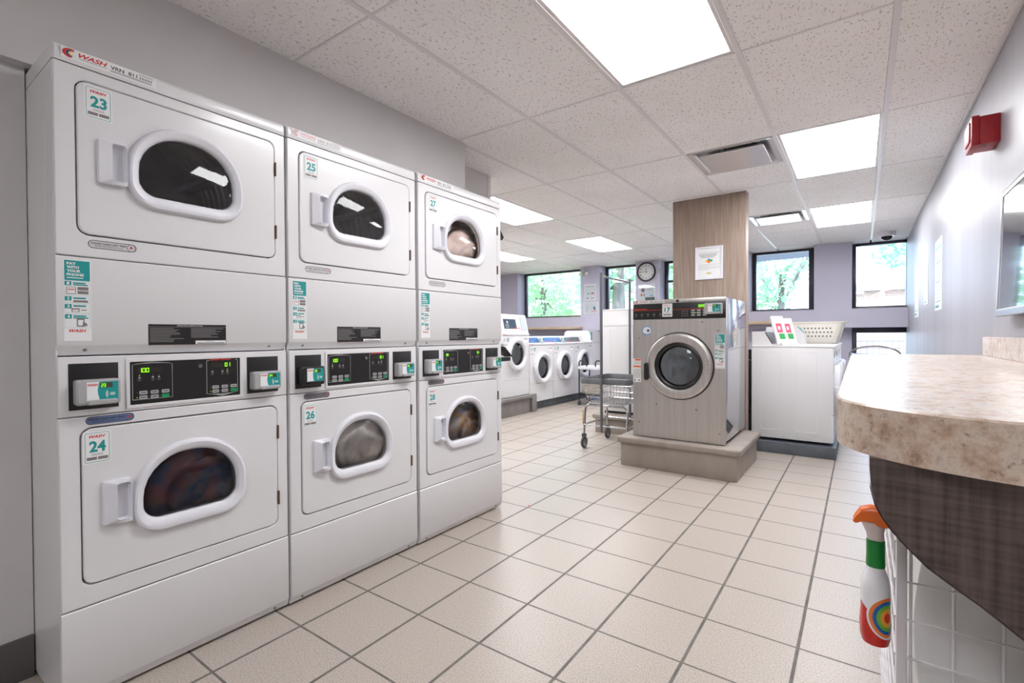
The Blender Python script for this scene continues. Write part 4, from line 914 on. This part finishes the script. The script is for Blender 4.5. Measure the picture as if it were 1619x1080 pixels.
def art_a(b, w_, h_, y):
    b.box(.09*w_*1, .8*w_, y, y+.0003, .85*h_, .88*h_, mat_txt); b.box(.25*w_, .42*w_, y, y+.0003, .4*h_, .46*h_, GREENP); b.box(.58*w_, .8*w_, y, y+.0003, .4*h_, .48*h_, RED); b.box(.2*w_, .35*w_, y, y+.0003, .12*h_, .17*h_, NAVY); b.box(.55*w_, .8*w_, y, y+.0003, .12*h_, .16*h_, PINK)
def art_b(b, w_, h_, y):
    for k in range(6): b.box(.15*w_, (.32+.05*(k % 2))*w_, y, y+.0003, (.2+.1*k)*h_, (.215+.1*k)*h_, mat_txt)
    b.slab(circ(.73*w_, .5*h_, .022, 10, .035), y, y+.0003, mat_sky); b.slab(circ(.76*w_, .42*h_, .013, 10, .02), y-.0002, y, NAVY); b.box(.55*w_, .88*w_, y, y+.0003, .22*h_, .26*h_, PINK)
def art_c(b, w_, h_, y):
    b.box(.12*w_, .4*w_, y, y+.0003, .86*h_, .89*h_, PINK); b.slab(circ(.28*w_, .66*h_, .034, 14), y, y+.0003, NAVY); b.slab(circ(.28*w_, .66*h_, .02, 12), y-.0003, y, PINK)
    b.slab(circ(.2*w_, .38*h_, .02, 10, .028), y, y+.0003, ORANGE); b.slab(circ(.36*w_, .38*h_, .012, 10, .03), y, y+.0003, mat_sky); b.box(.5*w_, .85*w_, y, y+.0003, .68*h_, .71*h_, mat_txt); b.box(.7*w_, .84*w_, y, y+.0003, .3*h_, .35*h_, mat_sky)
poster('framed_notice', 'upper framed notice with green and red print on the far wall pier', 'notice', (-2.672, YF, 1.865), 0, .262, .325, art_a, ENAMEL_EDGE, .016, 'framed notices on the far wall')
poster('framed_notice', 'lower wide framed notice with a blue figure on the far wall pier', 'notice', (-2.69, YF, 1.59), 0, .32, .25, art_b, ENAMEL_EDGE, .014, 'framed notices on the far wall')
poster('framed_notice', 'framed notice with blue and orange symbols under the wall clock', 'notice', (-1.55, YF, 1.80), 0, .325, .31, art_c, ENAMEL_EDGE, .012, 'framed notices on the far wall')
tag(MB().box(-1.40, -1.24, YF-.06, YF-.002, 1.76, 1.87, DGREY, .006).build('wall_box'), 'small dark grey box on the far wall below the framed notice', 'box')
# clock
t = thing('wall_clock', 'round black rimmed wall clock with white face on the far wall', 'clock', (-1.392, YF, 2.345))
MB().lathe([(.0, -.002), (.178, -.002), (.182, -.02), (.172, -.045), (.156, -.045), (.152, -.03), (.15, -.012)], (0, 0, 0), 'y', BLACK, 48).build('rim', t)
f_ = MB().slab(circ(0, 0, .153, 40), -.016, -.008, mat('clock_face', (222, 222, 220), .4)).build('face', t)
b = MB()
for h_ in range(1, 13):
    a = PI/2-h_*PI/6; s_ = .034; b.text(str(h_), .118*math.cos(a)-(.011 if h_ < 10 else .019), .118*math.sin(a)-s_/2, (.02 if h_ not in (1,) else .01) if h_ < 10 else .036, s_, -.0164, BLACK, 0, .01)
b.build('numerals', f_, smooth=0)
b = MB()
def hand(b, ang, l, w_, y): 
    a = math.radians(90-ang); u = Vector((math.cos(a), math.sin(a))); v = Vector((-u.y, u.x))
    pts = [u*-.02+v*w_, u*-.02-v*w_, u*l-v*w_*.5, u*l+v*w_*.5]; b.slab([(p.x, p.y) for p in pts], y-.001, y, BLACK)
hand(b, 356, .085, .005, -.019); b.build('hour_hand', t)
b = MB(); hand(b, 271, .12, .0035, -.022); b.build('minute_hand', t)
# emergency twin light, sensor and ceiling camera
t = thing('emergency_light', 'small twin head fixture near the top of the far wall pier', 'light fixture', (-2.66, YF, 2.40))
MB().box(-.06, .06, -.05, 0, -.03, .04, GREYP, .006).build('body', t); MB().tube([(0, -.01, .04), (0, -.01, H-2.40)], .006, GREYP).build('conduit', t)
for s_ in (-1, 1): MB().lathe([(0, -.075), (.03, -.07), (.034, -.04), (.02, -.01), (0, 0)], (s_*.07, -.01, .0), 'y', CREAM, 16).build('lamp_head', t)
t = thing('wall_sensor', 'small grey box with thin conduit beside the wall clock', 'box', (-1.16, YF-.001, 2.29))
MB().box(-.0, .045, -.05, 0, 0, .10, GREYP, .008).build('housing', t); MB().tube([(.02, -.01, .1), (.02, -.01, H-2.29)], .006, ENAMEL_EDGE).build('conduit', t)
t = thing('security_camera', 'white dome security camera on the ceiling near the right windows', 'camera', (2.13, 6.55, H))
MB().lathe([(0, 0), (.098, 0), (.1, -.045), (.085, -.06), (0, -.062)], (0, 0, 0), 'z', ENAMEL_EDGE, 28).build('base', t)
MB().lathe([(.062, -.06), (.058, -.085), (.035, -.108), (0, -.115)], (0, 0, 0), 'z', BLACKG, 24).build('dome', t)
# fire alarm strobe box on the right wall
AL = mat('alarm_red', (150, 24, 32), .4); ALP = mat('alarm_faceplate', (190, 66, 74), .4)
t = thing('fire_alarm', 'red fire alarm box high on the right wall', 'fire alarm', (XR, 1.51, 2.10), 0)
MB().box(-.075, 0, 0, .16, 0, .135, AL, .004).build('back_box', t); MB().box(-.105, -.075, -.005, .165, -.005, .14, AL, .004).build('front_plate', t)
b = MB(); b.box(-.112, -.1045, .02, .14, .02, .118, ALP, .004); b.build('sounder_grille', t)
b = MB(); b.slab([(p[0], p[1]) for p in circ(-.045, .095, .012, 14)], -.0015, 0, mat('alarm_dark_red', (140, 20, 26), .4)); b.box(-.06, -.045, .02, .06, -.0012, 0, mat('slot_dark', (90, 10, 14), .5)); b.build('knockout', t)
# television on the right wall
t = thing('wall_television', 'silver framed wall television at the right edge above the counter', 'television', (XR, 1.27, 1.25), 0)
SILV = mat('silver_bezel', (170, 170, 176), .3, .7); SCRN = mat('dark_screen', (30, 34, 44), .03, spec=.9, coat=1)
L = .95; M_ = Matrix.Translation((-.055, 0, 0)) @ Matrix.Rotation(math.radians(2), 4, 'Y')
b = MB(); b.frame(rr(-L, 0, 0, .545, .003, n=1), rr(-L+.02, -.02, .03, .525, .002, n=1), 0, .03, SILV, .002)
b.xf(M_ @ Matrix.Rotation(-PI/2, 4, 'Z') @ Matrix.Scale(-1, 4, (1, 0, 0))).build('bezel', t)
MB().box(.004, .03, -L+.015, -.015, .025, .53, SCRN).xf(M_).build('screen', t)
MB().box(-.001, .032, -L, 0, .545, .553, BLACK, .001).xf(M_).build('top_edge', t)
MB().box(-.03, 0, -.65, -.3, .1, .4, BLACK).build('wall_mount', t)
# papers on the right wall
def art_w(k):
    def f(b, w_, h_, y):
        random.seed(k)
        b.box(.1*w_, .9*w_, y, y+.0003, .86*h_, .9*h_, mat_tealpale)
        for i in range(12): b.box(.1*w_, random.uniform(.5, .9)*w_, y, y+.0003, (.12+.055*i)*h_, (.13+.055*i)*h_, mat_tealpale if i % 5 else TEAL)
        b.box(.1*w_, .6*w_, y, y+.0003, .04*h_, .07*h_, TEAL)
    return f
for k, (yy, w_, z, h_, lab) in enumerate(((4.0, .46, 1.375, .61, 'large white notice sheet on the right wall, nearest the television'), (4.92, .36, 1.47, .485, 'small white notice sheet, middle of three on the right wall'), (5.99, .47, 1.37, .62, 'white notice sheet on the right wall nearest the windows'))):
    poster('wall_notice', lab, 'notice', (XR, yy, z), -PI/2, w_, h_, art_w(k), None, group='notice sheets on the right wall')
# shelves
tag(MB().box(-4.0, -2.78, 7.0, YF+.25, 1.20, 1.245, OAK, .004).build('wall_shelf').__class__ and MB().box(-3.95, -2.60, 6.88, 7.06, 1.305, 1.345, OAK, .004).build('wall_shelf'), 'pale wooden shelf behind the left washers under the window', 'shelf') if False else None
tag(MB().box(-4.3, -2.72, 6.88, YF-.001, 1.30, 1.345, OAK, .004).build('wall_shelf'), 'pale wooden ledge shelf behind the left washers under the window', 'shelf')
tag(MB().box(.0, .93, 6.86, YF-.001, 1.335, 1.385, OAK, .004).build('wall_shelf'), 'pale wooden ledge shelf under the window right of the wood column', 'shelf')
# small orange scrap on the floor
tag(MB().slab(circ(0, 0, .009, 7, .006), 0, .003, ORANGE, ax='z').build('paper_scrap', loc=(-.012, 1.03, .0005)), 'tiny orange paper scrap on a floor tile joint past the dryers', 'scrap')
# ---------------------------------------------------------------- outside
GR = mottled('pale_paving', (176, 170, 160), (150, 146, 136), 1.2, .9)
S(MB().box(-60, 60, 7.6, 90, .2, .5, GR), 'ground_outside')
GRASS = mottled('grass_bank', (140, 170, 96), (176, 182, 130), 2.5, .95)
b = MB(); b.loft([[(-16, 10.5, .5), (-16, 15, 2.0), (-16, 22, 2.4), (-16, 22, .5)], [(-3.0, 10.5, .5), (-3.0, 15, 2.0), (-3.0, 22, 2.4), (-3.0, 22, .5)]], GRASS, True, True); S(b, 'ground_bank')
LEAF = []
for i, c in enumerate(((112, 146, 112), (130, 160, 120), (104, 142, 120))):
    m = mat('leaf_green_%d' % i, c, .6); n = noise(m, 1.5, 2); setcol(m, ramp(m, n, [(.35, c), (.65, tuple(min(255, v+34) for v in c))]))
    bs = bsdf(m); bs.inputs['Subsurface Weight'].default_value = 0
    tr = N(m, 'ShaderNodeBsdfTranslucent'); tr.inputs[0].default_value = (*lin(tuple(min(255, v+40) for v in c)), 1); mx = N(m, 'ShaderNodeMixShader'); mx.inputs[0].default_value = .5
    LK(m, bs, 0, mx, 1); LK(m, tr, 0, mx, 2); LK(m, mx, 0, m.node_tree.nodes['Material Output'], 0); LEAF.append(m)
BARK = mottled('bark', (120, 112, 104), (88, 82, 78), 8, .9, sc=(1, 1, .2))
def tree(x, y, h, r, n, label, k, zc=None, tr=.16, lean=0, leaf=.13):
    t = thing('tree', label, 'tree', (x, y, .45), 0, 'trees outside the windows')
    random.seed(int(x*31+y*17)); B = MB(); i = B.mi(LEAF[k % 3]); zc = zc or h-r*.7
    blobs = [(random.uniform(-1, 1)*r*.8, random.uniform(-1, 1)*r*.6, zc+random.uniform(-1, 1)*r*.8, r*random.uniform(.3, .6)) for _ in range(11)]
    for _ in range(n):
        bx, by, bz, br = random.choice(blobs); d = Vector((random.gauss(0, 1), random.gauss(0, 1), random.gauss(0, 1))).normalized()*br*random.uniform(.55, 1)
        p = Vector((bx, by, bz))+d; u = Vector((random.gauss(0, 1), random.gauss(0, 1), random.gauss(0, 1))).normalized(); v = u.orthogonal().normalized(); s_ = leaf*random.uniform(.6, 1.2)
        vs = [B.bm.verts.new(q) for q in (p-u*s_, p+v*s_*.45, p+u*s_, p-v*s_*.45)]; B.bm.faces.new(vs).material_index = i
    B.build('foliage', t, smooth=0)
    b = MB(); top = Vector((lean, 0, zc)); N_ = 6
    b.loft([[(Vector((lean*s_*s_+tr*(1-.55*s_)*math.cos(a), tr*(1-.55*s_)*math.sin(a), zc*s_))) for a in [2*PI*q/12 for q in range(12)]] for s_ in [q/N_ for q in range(N_+1)]], BARK, True, True)
    for q in range(5):
        bx, by, bz, br = blobs[q]; b.tube([(lean*.4, 0, zc*.6), (bx*.5+lean*.3, by*.5, (zc*.6+bz)/2), (bx, by, bz)], tr*.25, BARK, 6)
    b.build('trunk', t)
tree(-4.05, 12.0, 5.2, 2.0, 2600, 'leafy tree with thick trunk seen through the second window', 0, 3.6, .26)
tree(-8.3, 14.6, 5.4, 2.5, 4200, 'green tree filling the left window', 1, 3.6)
tree(-13.5, 19, 5.5, 2.4, 3000, 'green tree further off in the left window', 2, 3.9)
tree(-3.7, 18, 5.0, 1.6, 2400, 'leafy tree seen through the narrow window by the column', 1, 3.0)
tree(-.4, 17.5, 4.6, 1.5, 900, 'pale leafy tree seen through the window right of the column', 0, 2.8)
tree(3.55, 13.2, 5.5, 1.25, 1500, 'green tree at the right edge of the right window', 2, 3.6)
tree(1.55, 11.0, 5.0, .42, 90, 'thin leafy branch at the top left of the right window', 2, 3.15, .02, leaf=.07)
# brick building across the street
BRK = mat('brick_wall', (190, 150, 130), .9)
bt = N(BRK, 'ShaderNodeTexBrick', Scale=5); bt.inputs[1].default_value = (*lin((182, 152, 138)), 1); bt.inputs[2].default_value = (*lin((160, 130, 118)), 1); bt.inputs[3].default_value = (*lin((190, 182, 174)), 1)
tc = N(BRK, 'ShaderNodeTexCoord'); mp = N(BRK, 'ShaderNodeMapping'); mp.inputs['Rotation'].default_value = (PI/2, 0, 0); LK(BRK, tc, 'Object', mp, 0); LK(BRK, mp, 0, bt, 0); LK(BRK, bt, 0, bsdf(BRK), 'Base Color')
t = thing('brick_building', 'low brick building with a grey roof edge across the street, right window', 'building', (0, 0, .45))
MB().box(1.0, 9, 20, 26, 0, 2.25, BRK).build('wall', t); MB().box(.9, 9.1, 19.7, 26, 2.25, 2.42, mat('roof_edge', (120, 118, 128), .7)).build('roof_edge', t); MB().box(1.0, 9, 20.1, 26, 2.42, 2.55, mat('roof_deck', (150, 146, 152), .8)).build('roof', t)
t = thing('house', 'pale house behind the trees in the left window', 'building', (-13, 24, .45))
MB().box(-4, 4, 0, 6, 0, 3.2, mat('pale_siding', (226, 220, 210), .8)).build('wall', t)
b = MB(); b.loft([[(x, -.3, 3.2), (x, 3, 5.2), (x, 6.3, 3.2)] for x in (-4.3, 4.3)], mat('brown_roof', (150, 132, 122), .8), True, True); b.build('roof', t)
t = thing('church_steeple', 'pale church steeple far away in the right window', 'steeple', (4.1, 62, .45))
MB().box(-.7, .7, -.7, .7, 0, 8.2, mat('steeple_stone', (190, 190, 204), .8)).build('tower', t); MB().lathe([(.9, 8.2), (.55, 10), (.0, 14.2)], (0, 0, 0), 'z', mat('steeple_roof', (170, 178, 198), .7), 8).build('spire', t)
t = thing('street_pole', 'pale pole standing before the brick building', 'pole', (2.36, 16, .45)); MB().tube([(0, 0, 0), (0, 0, 2.42)], .045, mat('pale_pole', (200, 200, 205), .6)).build('shaft', t); MB().box(-.1, .1, -.05, .05, 2.3, 2.42, GREYP, .01).build('pole_head', t)
CAB = mat('orange_cable', (226, 120, 96), .6)
tag(MB().tube([(1.5+.12*i, 14, 1.75+.6*math.sin(i*.15)**1.0 if i < 12 else 2.34-.004*(i-12)**2.6) for i in range(20)], .018, CAB, 6).build('orange_cable'), 'orange cable arching in front of the brick building', 'cable')
tag(MB().tube([(1.2+.2*i, 14.5, 1.45+.05*i+.02*math.sin(i)) for i in range(14)], .03, mat('grey_branch', (150, 146, 160), .7), 6).build('bare_branch'), 'grey bare branch crossing the right window', 'branch')
t = thing('iron_fence', 'dark iron fence with pickets outside the low right window', 'fence', (0, 15.5, .45)); FE = mat('fence_iron', (90, 92, 104), .5)
b = MB(); b.box(.5, 5.5, -.02, .02, .50, .53, FE); b.box(.5, 5.5, -.02, .02, .30, .33, FE); b.build('rail', t)
for i in range(34): MB().tube([(.55+.145*i, 0, -.1), (.55+.145*i, 0, .62)], .009, FE, 5).build('picket', t)
t = thing('window_awning', 'dark sloping awning outside the window right of the column', 'awning', (0, 0, 0))
MB().loft([[(x, 7.6, 2.72), (x, 9.1, 2.60+.05*(x > 0)), (x, 9.1, 2.7), (x, 7.6, 2.82)] for x in (-1.2, 1.5)], mat('awning_grey', (110, 116, 130), .8), True, True).build('canopy', t)
